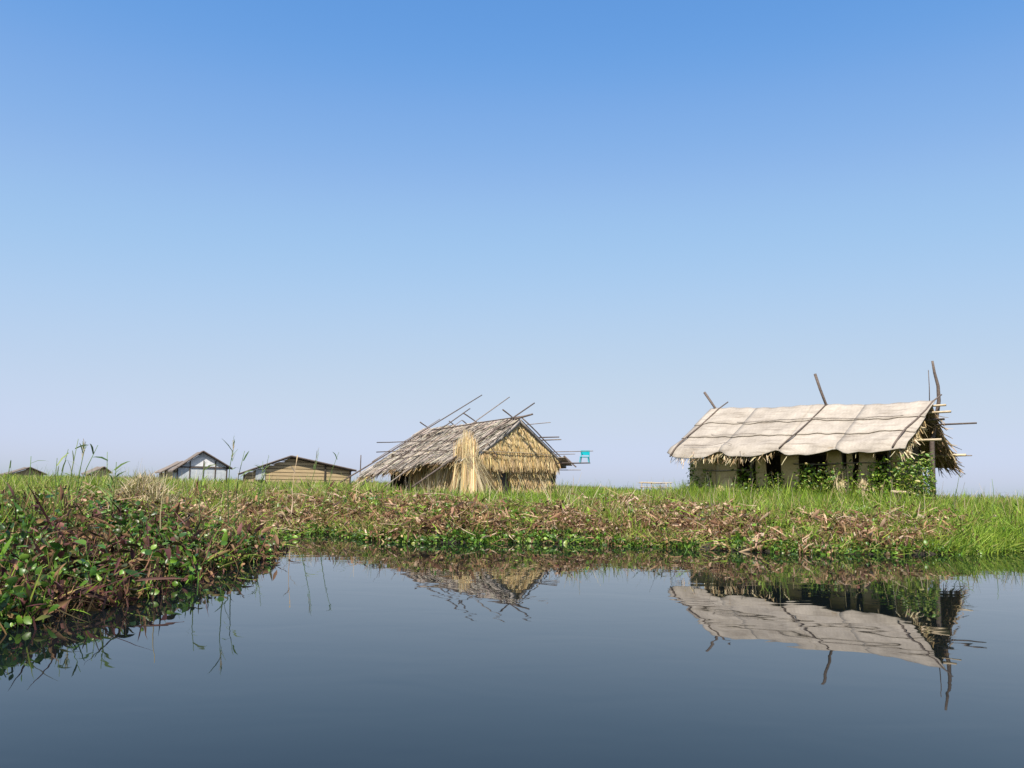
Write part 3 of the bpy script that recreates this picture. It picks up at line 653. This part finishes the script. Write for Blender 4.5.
# ------------------------------------------------------------------ far huts on the left
def far_hut(name, label, D, apex, le, re, wallmat, roofmat, depth, roof2=None, boards=0, ledge=0.25, split=None):
    a = P(*apex, D); g = gz1(a.x, D)
    fr = Frame((a.x, D, g), {203: 0.44, 183: 0.5, 291: 0.31}.get(int(apex[0]), 0.62)); e = empty(name, fr.M); tag(e, label, 'hut')
    A, Lp, Rp = (fr.pick(*q, (0, 0, 0), (0, 1, 0)) for q in (apex, le, re))
    for s_, q, m in ((-1, Lp, roofmat), (1, Rp, roof2 or roofmat)):
        MB().sheet(lambda u, v: Vector((A.x + (q.x - A.x) * v, -ledge + (depth + ledge) * u, A.z + 0.05 + (q.z - A.z) * v + 0.02 * math.sin(u * 9 + v * 5))), 8, 6, (0, 0, -0.11)).build('roof', m, e)
    wl_, wr_ = Lp.x + 0.35, Rp.x - 0.35
    zl = A.z + (Lp.z - A.z) * (wl_ - A.x) / (Lp.x - A.x) - 0.09; zR = A.z + (Rp.z - A.z) * (wr_ - A.x) / (Rp.x - A.x) - 0.09
    if boards:
        # boards run across the gable, each one a piece of its own
        ztop = A.z - 0.1; hgt = ztop / boards
        for k in range(boards):
            z0 = k * hgt; z1 = z0 + hgt - 0.035
            def xr(z, s_):
                if s_ < 0: return max(wl_, A.x + (Lp.x - A.x) * min(1, max(0, (A.z - 0.1 - z) / (A.z - Lp.z))))
                return min(wr_, A.x + (Rp.x - A.x) * min(1, max(0, (A.z - 0.1 - z) / (A.z - Rp.z))))
            MB().prism([(xr(z0, -1), 0, z0), (xr(z0, 1), 0, z0), (xr(z1, 1) - 0.01, 0, z1), (xr(z1, -1), 0, z1)], (0, 0.03 + 0.01 * (k % 2), 0)).build('board', wallmat, e)
        MB().prism([(wl_ + .05, 0.1, 0), (wr_ - .05, 0.1, 0), (wr_ - .05, 0.1, zR - .05), (A.x, 0.1, A.z - 0.2), (wl_ + .05, 0.1, zl - .05)], (0, 0.03, 0)).build('lining', 'dark_mat', e)
    else:
        MB().prism([(wl_, 0, 0), (wr_, 0, 0), (wr_, 0, zR), (A.x, 0, A.z - 0.08), (wl_, 0, zl)], (0, 0.06, 0)).build('gable_wall', wallmat, e)
    MB().box((wl_ + 0.03, depth / 2, zl / 2 - .05), (0.05, depth - 0.3, zl - 0.1)).build('side_wall', wallmat, e)
    MB().box((wr_ - 0.03, depth / 2, zR / 2 - .05), (0.05, depth - 0.3, zR - 0.1)).build('side_wall', wallmat, e)
    for q in (Lp, Rp): MB().tube([(A.x, -ledge - 0.02, A.z + 0.02), (q.x, -ledge - 0.02, q.z + 0.0)], 0.06, 0.05, 6).build('rake_pole', 'bark_pole', e)
    for x in (wl_, wr_) if split is None else (wl_, split, wr_):
        zt = A.z + ((Lp.z if x < A.x else Rp.z) - A.z) * (x - A.x) / ((Lp.x if x < A.x else Rp.x) - A.x) - 0.1
        MB().tube([(x, -0.06, 0), (x, -0.06, zt)], 0.06, 0.05, 6).build('post', 'dark_post', e)
    return fr, e, A, Lp, Rp, wl_, wr_
f1, e1, A1, L1, R1, w1, w2 = far_hut('gabled_hut', 'far hut with white sheeted gable and grey-brown roof, left of the wide board hut', 60, (203, 451.5), (172, 471), (232, 468.5), 'grey_tin', 'roof_brown', 5)
MB().prism([(w1 + 0.75, -0.03, A1.z - 1.05), (w2 - 0.75, -0.03, A1.z - 1.05), (A1.x + 0.75, -0.03, A1.z - 0.55), (A1.x, -0.03, A1.z - 0.42), (A1.x - 0.75, -0.03, A1.z - 0.55)], (0, 0.02, 0)).build('white_sheet', 'white_sheet', e1)
for x in (-0.8, 0.1, 0.9): MB().box((A1.x + x, -0.045, A1.z - 1.3), (0.07, 0.02, 1.3)).build('batten', 'dark_mat', e1)
MB().box((A1.x, -0.05, A1.z - 1.12), (w2 - w1, 0.04, 0.08)).build('beam', 'bark_pole', e1)
far_hut('small_far_hut', 'low far roof peeping out behind the left side of the white gabled hut', 68, (183, 461.5), (160, 472.5), (200, 470), 'wall_mat', 'roof_brown', 4)
f2, e2, A2, L2, R2, w1, w2 = far_hut('board_hut', 'wide low far hut of tan boards with a shallow pale and dark roof', 52, (291, 456.5), (238, 474), (356, 470.5), 'plank_wall', 'tin', 5, 'roof_brown', boards=8, split=2.1)
wnd = MB().box((-1.75, -0.05, A2.z - 1.15), (0.55, 0.05, 0.6)).build('window', 'grey_tin', e2)
MB().box((-1.75, -0.06, A2.z - 1.50), (0.66, 0.08, 0.08)).build('sill', 'dark_post', wnd)
far_hut('brown_roofed_hut', 'farthest left hut, only its low brown roof rising above the grass', 78, (30, 467.5), (4, 475), (47, 474.5), 'plank_wall', 'roof_brown', 5)
far_hut('pale_roofed_hut', 'small pale far roof tip half hidden by reeds, between brown roof and dry bush', 82, (104, 467), (88, 474), (112, 473), 'wall_mat', 'roof_brown', 4)

# thin far post, bamboo rack between the two near huts
p = P(361, 455, 45); gzp = gz1(p.x, p.y)
tag(pole('post', (p.x, p.y, gzp - 0.1), tuple(p), 0.035, 'bark_pole', None, 0.01), 'thin bare post standing alone just left of the straw hut', 'post')
def rack():
    D = 34; c = P(656, 486, D); g = gz1(c.x, c.y); e = empty('bamboo_rack', Matrix.Translation((c.x, c.y, g)))
    tag(e, 'low pale bamboo rack in the grass between the straw hut and the mat hut', 'rack')
    zt = P(656, 482.5, D).z - g
    for x in (-0.58, -0.2, 0.18, 0.58): pole('post', (x, 0, -0.05), (x + 0.02, 0, zt + 0.03 * random.random()), 0.02, 'pale_bamboo', e)
    for x in (-0.5, 0.5): pole('post', (x, 0.6, -0.05), (x + 0.02, 0.6, zt), 0.02, 'pale_bamboo', e)
    for z in (zt - 0.02, zt - 0.2): pole('rail', (-0.66, -0.03, z), (0.66, -0.03, z + 0.02), 0.018, 'pale_bamboo', e)
    pole('rail', (-0.6, 0.62, zt - 0.03), (0.6, 0.62, zt - 0.02), 0.018, 'pale_bamboo', e)
rack()

# ------------------------------------------------------------------ vegetation
GREEN = [(0.15, 0.25, 0.025), (0.22, 0.34, 0.03), (0.29, 0.41, 0.045), (0.10, 0.18, 0.025), (0.33, 0.42, 0.06), (0.18, 0.30, 0.03), (0.25, 0.31, 0.05)]
GREEN_Y = GREEN + [(0.34, 0.32, 0.10), (0.40, 0.33, 0.15), (0.26, 0.22, 0.07)]
HYA = [(0.06, 0.14, 0.015), (0.09, 0.20, 0.02), (0.14, 0.27, 0.03), (0.04, 0.09, 0.015), (0.20, 0.31, 0.04)]
DRY = [(0.24, 0.14, 0.07), (0.36, 0.225, 0.12), (0.15, 0.08, 0.042), (0.50, 0.345, 0.205), (0.10, 0.055, 0.03), (0.29, 0.165, 0.09), (0.21, 0.14, 0.06), (0.14, 0.15, 0.035), (0.18, 0.085, 0.055), (0.52, 0.36, 0.24), (0.60, 0.45, 0.32), (0.42, 0.27, 0.17)]
HYA_SHADED = [(0.03, 0.08, 0.012), (0.05, 0.12, 0.015), (0.09, 0.18, 0.02), (0.025, 0.06, 0.012), (0.15, 0.25, 0.035), (0.06, 0.07, 0.015)]  # greens lowered for the left bank, its shade put into the leaf colour
PURPLE = [(0.07, 0.026, 0.026), (0.12, 0.048, 0.045), (0.04, 0.018, 0.015), (0.20, 0.10, 0.085), (0.06, 0.05, 0.018), (0.05, 0.04, 0.016)]

def grass():
    R_ = []
    # main meadow, thinning with distance
    w = lambda p, d: (dn(p, d) > 0.55) * np.clip((dn(p, d) - 0.5) / 0.9, 0, 1) * np.clip((16 / np.maximum(p[:, 1], 8)) ** 2, 0, 1) * (1 - 0.75 * leftbank(p)) * (0.45 + 0.55 * patchy(p, 1.1))
    b = scatter(100000, -17, 20, 8, 30, w); R_.append(grass_set(b, 0.14, 0.42, 0.006, 0.016, GREEN_Y, (0.6, 1.45), 0.55, hmul=(0.4 + 0.9 * np.clip(patchy(b, 2.6, 1.5), 0, 1)) * np.interp(b[:, 0] / b[:, 1], [-0.45, -0.2, -0.1, 0.1, 0.2, 0.5], [1.15, 1.0, 0.72, 0.72, 0.95, 1.0])))
    # far meadow
    w = lambda p, d: (d > 2) * 1.0
    b = scatter(26000, -60, 30, 26, 90, w); R_.append(grass_set(b, 0.25, 0.55, 0.02, 0.05, GREEN_Y, (0.9, 1.5), 0.3))
    # right end: grass down to and over the water
    w = lambda p, d: (d > -0.12) * rightend(p) * np.clip((18 / np.maximum(p[:, 1], 8)) ** 2, 0, 1)
    b = scatter(26000, 5, 20, 10, 22, w); R_.append(grass_set(b, 0.2, 0.46, 0.008, 0.018, GREEN, (0.6, 1.4), 0.55))
    # grass mixed in the dry band and along the water
    w = lambda p, d: (d > 0.05) * (dn(p, d) < 2.2) * (0.15 + 0.85 * (patchy(p, 1.7, 4) > 0.62)) * (1 - 0.6 * leftbank(p))
    b = scatter(24000, -12, 12, 5, 18, w); R_.append(grass_set(b, 0.14, 0.4, 0.006, 0.014, GREEN_Y, (0.5, 1.4), 0.5))
    # back of the left bank: yellower
    w = lambda p, d: (d > 1.0) * leftbank(p) * np.clip((d - 0.8) / 1.5, 0, 1)
    b = scatter(22000, -12, -2, 5, 13, w); R_.append(grass_set(b, 0.14, 0.36, 0.005, 0.011, GREEN_Y, (0.5, 1.4), 0.5))
    # tussocks standing above the rest, uneven in height
    c = scatter(560, -14, 15, 12.8, 22, lambda p, d: (d > 1.2) * 0.4 * np.where(np.abs(p[:, 0] / p[:, 1] + 0.05) < 0.1, 0.15, 1))
    ht = rng.uniform(0.25, 0.72, len(c)) ** 1.2; k = rng.integers(0, len(c), 36000); b = c[k] + np.concatenate([rng.normal(0, 0.09, (36000, 2)), np.zeros((36000, 1))], 1)
    R_.append(grass_set(b, 0.5, 1.15, 0.006, 0.016, GREEN_Y, (0.85, 1.5), 0.5, hmul=ht[k]))
    # looser, taller grass at the back of the left bank
    c = scatter(260, -12, -2.2, 7, 14, lambda p, d: (d > 1.8) * 0.5)
    ht = rng.uniform(0.2, 0.6, len(c)); k = rng.integers(0, len(c), 12000); b = c[k] + np.concatenate([rng.normal(0, 0.08, (12000, 2)), np.zeros((12000, 1))], 1)
    R_.append(grass_set(b, 0.4, 1.2, 0.004, 0.011, GREEN_Y, (0.7, 1.5), 0.5, hmul=ht[k]))
    # rank growth along the front of the mat hut
    nn = 20000; tt = rng.uniform(-hlR - 0.2, hlR + 0.3, nn); q = np.array([(frR.M @ Vector((a_, wyR - 0.12 - abs(b_), 0)))[:] for a_, b_ in zip(tt, rng.normal(0, 0.45, nn))]); q[:, 2] = gz(q[:, :2])
    R_.append(grass_set(q, 0.2, 0.62, 0.007, 0.018, GREEN, (0.75, 1.5), 0.5, hmul=0.5 + 0.95 * np.clip(patchy(q, 3.1, 0.5), 0, 1)))
    # lusher clumps here and there, and round the hut feet
    c = scatter(420, -14, 14, 12.5, 24, lambda p, d: (d > 1.3) * 0.4)
    k = rng.integers(0, len(c), 22000); b = c[k] + np.concatenate([rng.normal(0, 0.10, (22000, 2)), np.zeros((22000, 1))], 1)
    R_.append(grass_set(b, 0.15, 0.42, 0.006, 0.016, GREEN, (0.8, 1.5), 0.5))
    o = mass('grass', R_, 'grass'); o['kind'] = 'stuff'; o['label'] = 'bright green grass growing along the top of the bank'
grass()
def seed_heads():
    c = scatter(900, -14, 14, 12.5, 22, lambda p, d: (d > 1.5) * 0.4 * patchy(p, 0.8, 2))
    d = rdir(len(c), 1.1, 1.5)
    o = mass('dry_grass_stems', [ribbons(c, d, perp(d), rng.uniform(0.35, 0.75, len(c)), rng.uniform(0.005, 0.01, len(c)), rng.normal(0, 0.12, c.shape), STRAW_PROF, pal(PALE_STRAW + [(0.2, 0.24, 0.07)], len(c), 0.2))], 'grass')
    o['kind'] = 'stuff'
seed_heads()

def clumps(w, n, x0, x1, y0, y1, rad, hz, k):
    c = scatter(n, x0, x1, y0, y1, w); i = rng.integers(0, len(c), n * k); off = rng.normal(0, rad, (n * k, 3)); off[:, 2] = rng.uniform(0.0, 1, n * k) ** 0.8 * hz[0] * (rng.uniform(0.5, hz[1], len(c)) * np.clip(0.5 + 0.15 * leftbank(c) + 0.7 * dn(c, sdist(c[:, :2])), 0, 1))[i]
    b = c[i] + off; return b
def stalks(b, cols, n):
    k = rng.integers(0, len(b), n); s = b[k].copy(); q = s[:, :2]; s[:, 2] = np.minimum(gz(q), s[:, 2] - 0.04); s[:, 2] = np.maximum(s[:, 2], -0.02)
    d = b[k] - s; L = np.linalg.norm(d, axis=1) + 0.02; d = unit(d + rng.normal(0, 0.25, d.shape) * L[:, None])
    return ribbons(s, d, perp(d), L, rng.uniform(0.006, 0.012, n), rng.normal(0, 0.15, d.shape), STRAW_PROF, pal(cols, n))
def dry_leaves():
    R_ = []
    w = lambda p, d: (d > 0.0) * (dn(p, d) < 2.2) * np.clip((dn(p, d) + 0.1) / 0.4, 0, 1) * np.clip((np.interp(p[:, 0] / p[:, 1], [0.18, 0.26], [2.2, 1.7]) - dn(p, d)) / 1.1, 0, 1) * (1 - rightend(p)) * (1 - leftbank(p)) * (0.05 + 0.95 * (patchy(p, 1.9, 1) > 0.45))
    b = clumps(w, 5200, -12, 11, 9, 20, 0.055, (0.26, 1.5), 7)
    for q, sz, asp, cl in ((b[::2], (0.035, 0.09), (0.3, 0.7), 0.9), (b[1::4], (0.06, 0.15), (0.2, 0.45), 0.9), (b[3::4], (0.08, 0.2), (0.06, 0.16), 0.7)):
        R_.append(leaf_set(q, *sz, asp, DRY, (-1.3, 0.9), cl, 0.3))
    R_.append(stalks(b, DRY[:3], 12000))
    k = b[rng.integers(0, len(b), 5000)]; d_ = rdir(5000, -0.25, 0.5)
    R_.append(ribbons(k, d_, perp(d_), rng.uniform(0.12, 0.45, 5000), rng.uniform(0.006, 0.014, 5000), rng.normal(0, 0.3, (5000, 3)), STRAW_PROF, pal(DRY + PALE_STRAW[:1] + GREEN[:3], 5000)))
    w = lambda p, d: (d > -0.06) * (d < 5.0) * leftbank(p) * np.clip((5.2 - d) / 3, 0, 1) * np.where(d < 0.6, 2.0, 1) * (0.25 + 0.75 * (patchy(p, 2.3, 3) > 0.45))
    b = clumps(w, 2300, -11, -1.2, 3, 12.5, 0.07, (0.24, 1.5), 6)
    for q, sz, asp, cl in ((b[::2], (0.045, 0.105), (0.35, 0.65), 0.8), (b[1::4], (0.05, 0.12), (0.25, 0.5), 0.9), (b[3::4], (0.1, 0.24), (0.05, 0.11), 0.7)):
        m_ = int(len(q) * 0.45); R_.append(leaf_set(q[:m_], *sz, asp, DRY[:1] + DRY[2:3] + DRY[4:8], (-0.9, 1.4), cl, 0.3)); R_.append(leaf_set(q[m_:], *sz, asp, PURPLE, (-0.9, 1.4), cl, 0.3))
    R_.append(stalks(b, DRY[:3] + PURPLE, 12000))
    o = mass('withered_leaves', R_, 'dry_leaf'); o['kind'] = 'stuff'; o['label'] = 'curled brown withered water plant leaves covering the bank'
dry_leaves()
def hyacinth():
    R_ = []
    w = lambda p, d: (d > -0.03) * (d < 0.5) * np.clip((0.55 - d) / 0.4, 0, 1) * (1 - 0.65 * rightend(p)) * (1 - leftbank(p)) * (0.2 + 0.8 * patchy(p, 2.0))
    b = clumps(w, 1700, -12, 11, 9, 17, 0.05, (0.16, 1.4), 5); R_.append(leaf_set(b, 0.03, 0.08, (0.45, 0.9), HYA + [(0.05, 0.10, 0.015), (0.22, 0.26, 0.05), (0.2, 0.13, 0.06)], (-0.3, 1.2), 0.45, 0.15)); R_.append(stalks(b, HYA, 5000))
    w = lambda p, d: (dn(p, d) > 0.3) * (dn(p, d) < 2.2) * (1 - leftbank(p)) * np.where(patchy(p, 1.9, 1) < 0.5, 0.6, 0.2)
    b = clumps(w, 2400, -12, 11, 9, 19, 0.06, (0.22, 1.5), 5); R_.append(leaf_set(b, 0.035, 0.09, (0.3, 0.8), HYA + GREEN, (-0.3, 1.2), 0.45, 0.15))
    w = lambda p, d: (d > -0.05) * (d < 4.0) * leftbank(p) * np.where(d < 0.4, 1.6, 1) * np.clip((4 - d) / 4, 0.1, 1) * (0.12 + 0.88 * (patchy(p, 2.2, 5) > 0.55))
    b = clumps(w, 1500, -11, -1.2, 3, 12.5, 0.06, (0.28, 1.5), 6); R_.append(leaf_set(b, 0.03, 0.08, (0.4, 0.85), HYA_SHADED + HYA[1:3], (-0.3, 1.3), 0.5, 0.15)); R_.append(stalks(b, HYA, 3000))
    o = mass('water_plant_leaves', R_, 'leaf'); o['kind'] = 'stuff'; o['label'] = 'small round green leaves of water plants along the waterline'
hyacinth()

# single hyacinth plants on the near left bank, leaf by leaf
def leaf_mesh(name, L, asp, cols, curl, mat, petiole):
    b = np.array([[0, 0, 0.0]]); d = np.array([[0.35, 0, 0.94]]); d /= np.linalg.norm(d)
    pe = ribbons(b, d, np.array([[0, 1.0, 0]]), np.array([petiole]), np.array([0.011]), np.array([[0.12, 0, -0.05]]), STRAW_PROF, pal(cols, 1, 0.1) * 0.9)
    tip = b + d * petiole + np.array([[0.12, 0, -0.05]]) * petiole
    ld = np.array([[0.75, rng.normal(0, 0.2), 0.45]]); ld /= np.linalg.norm(ld)
    s = np.array([[rng.normal(0, 0.2), 1.0, rng.normal(0, 0.3)]]); s /= np.linalg.norm(s)
    bl = ribbons(tip, ld, s, np.array([L]), np.array([L * asp]), np.array([[0.1, rng.normal(0, 0.25), -curl]]), [(0, 0.2), (0.12, 0.65), (0.3, 0.95), (0.55, 1.0), (0.8, 0.72), (0.94, 0.35), (1, 0.05)], pal(cols, 1, 0.2), fold=0.14)
    o = mass(name, [pe, bl], mat); me = o.data; me.name = name
    bpy.data.objects.remove(o); return me
green_m = [leaf_mesh('leaf', rng.uniform(0.05, 0.085), rng.uniform(0.5, 0.8), HYA_SHADED, rng.uniform(0.1, 0.5), 'leaf', rng.uniform(0.09, 0.2)) for _ in range(8)]
dry_m = [leaf_mesh('leaf', rng.uniform(0.07, 0.12), rng.uniform(0.28, 0.55), DRY[:6] + PURPLE * 2, rng.uniform(0.4, 1.6), 'dry_leaf', rng.uniform(0.1, 0.22)) for _ in range(10)]
def plants():
    w = lambda p, d: (d > 0.02) * (d < 1.5) * (p[:, 1] < 9.2) * (p[:, 0] < -1.5) * np.clip(1.3 - d * 0.6, 0, 1)
    pts = scatter(46, -7, -1.5, 3.6, 9.2, w)
    for i, c in enumerate(pts):
        green = i % 2 == 0
        e = empty('water_hyacinth', Matrix.Translation((c[0], c[1], max(c[2], 0) + 0.10)) @ Matrix.Rotation(random.uniform(0, 6.28), 4, 'Z'))
        if green: tag(e, 'leafy green water plant at the edge of the near left bank', 'water plant', 'green water plants on the near left bank')
        else: tag(e, 'withered brown and purple water plant at the edge of the near left bank', 'water plant', 'withered water plants on the near left bank')
        for k in range(7):
            me = random.choice(green_m if green else dry_m); o = bpy.data.objects.new('leaf', me); col.objects.link(o); o.parent = e
            o.rotation_euler = (random.uniform(-.3, .3), random.uniform(-.2, .7), k * 0.9 + random.uniform(-.3, .3)); s_ = random.uniform(0.75, 1.25); o.scale = (s_, s_, s_)
            o.location = (random.uniform(-.03, .03), random.uniform(-.03, .03), random.uniform(-.06, .02))
    # one small plant adrift
    q = G(223, 594); e = empty('floating_plant', Matrix.Translation((q.x, q.y, -0.09)))
    tag(e, 'small green plant floating alone on the water off the left bank', 'water plant')
    for k in range(6):
        o = bpy.data.objects.new('leaf', random.choice(green_m)); col.objects.link(o); o.parent = e; o.rotation_euler = (random.uniform(-.2, .2), random.uniform(.2, .6), k * 1.05); o.scale = (0.8,) * 3
plants()

# reeds: each stalk with its own leaves
REED = [(0.16, 0.26, 0.06), (0.22, 0.30, 0.08), (0.13, 0.20, 0.06)]
def reed(px, yt, D, lean, label, dry=False, nl=6, leafL=0.35, name='reed', head=False):
    top = P(px, yt, D); bx_ = top.x - lean; g = gz1(bx_, D); e = empty(name, Matrix.Translation((bx_, D, g - 0.03)))
    tag(e, label, 'reed', 'reeds on the left bank' if px < 400 else None)
    hgt = top.z - g + 0.03; cols = PALE_STRAW if dry else REED
    d = np.array([[lean, random.uniform(-.05, .05), hgt]]); Ls = np.linalg.norm(d, axis=1); d = unit(d)
    stem = MB().tube([Vector(d[0] * Ls[0] * t) + Vector((0.02 * math.sin(t * 5 + px), 0.01 * math.sin(t * 7), 0)) * Ls[0] for t in (0, .25, .5, .75, 1)], 0.009, 0.003, 5)
    me_o = stem.build('stem', 'grass', e, True); me = me_o.data; at = me.attributes.new('Col', 'FLOAT_COLOR', 'POINT'); cc = pal(cols, 1)[0]
    at.data.foreach_set('color', np.tile(np.array([*cc, 1.0], np.float32), len(me.vertices)))
    for k in range(nl):
        t = 0.25 + 0.65 * k / max(nl - 1, 1); b = d * Ls * t; ld = rdir(1, 0.5, 1.25)
        l_ = np.array([leafL * rng.uniform(0.6, 1.1) * (1.15 - 0.5 * t)])
        mass('leaf', [ribbons(b, ld, perp(ld), l_, np.array([rng.uniform(0.012, 0.022)]), np.array([[ld[0, 0] * .3, ld[0, 1] * .3, -0.45]]) * rng.uniform(0.3, 1.2), GRASS_PROF, pal(cols, 1))], 'grass', e)
    if head:
        n = 26; t = rng.uniform(0.8, 1.0, n); b = d * Ls * t[:, None]; hd = unit(np.tile(d, (n, 1)) + rng.normal(0, 0.25, (n, 3)))
        mass('seed_head', [ribbons(b, hd, perp(hd), rng.uniform(0.03, 0.1, n), rng.uniform(0.004, 0.009, n), rng.normal(0, 0.1, (n, 3)), STRAW_PROF, pal(REED + PALE_STRAW, n))], 'grass', e)
for i, (px, yt, D, lean, dry, nl, label) in enumerate((
        (12, 461, 9.5, 0.1, 0, 5, 'green reed before the brown roof at the left edge of the view'),
        (30, 456, 10, 0.02, 0, 2, 'thin upright reed rising above the farthest brown roof'),
        (58, 458, 9.5, -0.08, 0, 6, 'leafy reed between the brown roof and the tall reeds'),
        (66, 449, 9.8, 0.12, 0, 5, 'slanting reed, leftmost of the tall reed cluster left of the dry bush'),
        (78, 439, 9.6, 0.05, 0, 6, 'tallest reed of the cluster left of the dry bush'),
        (84, 444, 9.9, 0.03, 0, 5, 'upright reed just right of the tallest reed left of the dry bush'),
        (96, 445, 9.4, 0.28, 0, 4, 'reed leaning right, just left of the pale roof tip'),
        (108, 452, 9.7, -0.15, 0, 5, 'reed leaning left over the pale roof tip'),
        (117, 462, 8.8, 0.02, 0, 14, 'stout leafy reed just left of the dry bush'),
        (165, 474, 8.5, 0.02, 1, 0, 'short dry stalk standing right of the dry bush'),
        (203, 462, 9.8, 0.0, 0, 6, 'reed before the white gable of the far hut'),
        (234, 441, 10.2, 0.03, 0, 5, 'tall reed with a seed head standing between the gabled hut and the board hut'),
        (246, 451, 10.4, 0.15, 0, 5, 'reed leaning right beside the left end of the board hut'),
        (262, 461, 15.0, 0.05, 0, 16, 'broad leafy reed before the left half of the board hut'),
        (268, 455, 15.0, 0.22, 0, 5, 'slanting reed before the left roof slope of the board hut'),
        (297, 455, 15.0, 0.06, 1, 5, 'dry yellow reed before the peak of the board hut'),
        (318, 452, 15.0, 0.25, 0, 6, 'arching reed before the right roof slope of the board hut'),
        (340, 452, 15.0, 0.4, 0, 4, 'long bent reed before the right end of the board hut'))):
    reed(px, yt, D, lean, label, bool(dry), nl, 0.34, head=(px in (234, 84, 318)))
for px, yt, lean, label in ((961, 473, 0.3, 'bent reed growing just right of the mat hut post'), (991, 479, 0.0, 'thin reed with a dark tip at the far right')):
    reed(px, yt, 16.5, lean, label, False, 3 if px < 980 else 1, 0.3)

# the dry bush
def bush(px, py, D, w, h, label, cols, n, name='dry_bush', cat='bush'):
    c = P(px, py, D); g = gz1(c.x, D); e = empty(name, Matrix.Translation((c.x, D, g))); tag(e, label, cat)
    st = MB()
    for _ in range(16):
        a = random.uniform(0, 6.28); r = random.uniform(0.1, w); st.tube([(0.15 * math.cos(a) * w, 0.15 * math.sin(a) * w, -0.03), (r * .6 * math.cos(a), r * .6 * math.sin(a), h * .5), (r * math.cos(a), r * math.sin(a), h * random.uniform(.7, 1.0))], 0.006, 0.002, 4)
    st.build('stem', 'grey_bamboo', e)
    b = rng.normal(0, 1, (n, 3)) * np.array([w * .5, w * .4, 0]); b[:, 2] = h * (0.15 + 0.75 * rng.uniform(0, 1, n)) * np.exp(-(b[:, 0] / w) ** 2)
    d = rdir(n, 0.5, 1.5)
    mass('foliage', [ribbons(b, d, perp(d), rng.uniform(0.06, 0.2, n), rng.uniform(0.005, 0.012, n), rng.normal(0, 0.2, (n, 3)), GRASS_PROF, pal(cols, n, 0.25))], 'grass', e)
bush(145, 470, 12, 0.42, 0.62, 'yellowish dry feathery bush left of the white gabled far hut', PALE_STRAW + [(0.28, 0.26, 0.08), (0.34, 0.29, 0.12), (0.2, 0.22, 0.06)], 2600)
bush(592, 486, 19, 0.5, 0.42, 'leafy green bush just right of the straw hut', GREEN, 1300, 'green_bush')
bush(988, 497, 20, 1.1, 0.34, 'low rounded yellow-green bush at the right end of the bank', GREEN_Y, 3000, 'low_bush')

# vines climbing the mat hut
def vine(x0, x1, yt, yb, n, label, off=0.12):
    xs = rng.uniform(x0, x1, n); ys = yt + (yb - yt) * rng.uniform(0, 1, n) ** 0.6
    pts = []
    for x, y in zip(xs, ys):
        q = frR.pick(x, y, (0, wyR - rng.uniform(0.03, off), 0), (0, 1, 0)); pts.append(frR.M @ q)
    pts = np.array(pts); c = pts.mean(0); base = Vector((c[0], c[1], gz1(c[0], c[1])))
    e = empty('climbing_vine', Matrix.Translation(base)); tag(e, label, 'vine', 'vines on the mat hut'); loc = pts - np.array(base)
    mass('foliage', [leaf_set(loc, 0.035, 0.095, (0.3, 0.75), HYA + GREEN_Y, (-0.9, 0.9), 0.4, 0.15)], 'leaf', e)
    for _ in range(5):
        k = loc[rng.integers(0, n)]; MB().tube(wavy((k[0] * .4, k[1] * .4, -0.05), tuple(k), 0.04), 0.006, 0.004, 4).build('stem', 'grass' if False else 'grey_bamboo', e)
vine(687, 700, 462, 500, 240, 'vine climbing the left corner of the mat hut', 0.3)
vine(703, 712, 466, 500, 200, 'narrow vine strand on the leftmost wall mat', 0.4)
vine(733, 759, 465, 500, 520, 'vine in the first dark opening of the mat hut', 0.5)
vine(764, 784, 470, 500, 380, 'vine filling the narrow second opening of the mat hut', 0.5)
vine(796, 834, 462, 500, 1000, 'broad leafy vine under the dark middle opening of the mat hut', 0.6)
vine(838, 862, 462, 500, 420, 'thin vine between the two straw sheaves of the mat hut', 0.5)
vine(868, 902, 456, 500, 1000, 'vine tangled right of the straw sheaves on the mat hut', 0.5)
vine(898, 934, 452, 500, 1500, 'thick vine draped over the open right end of the mat hut', 0.7)
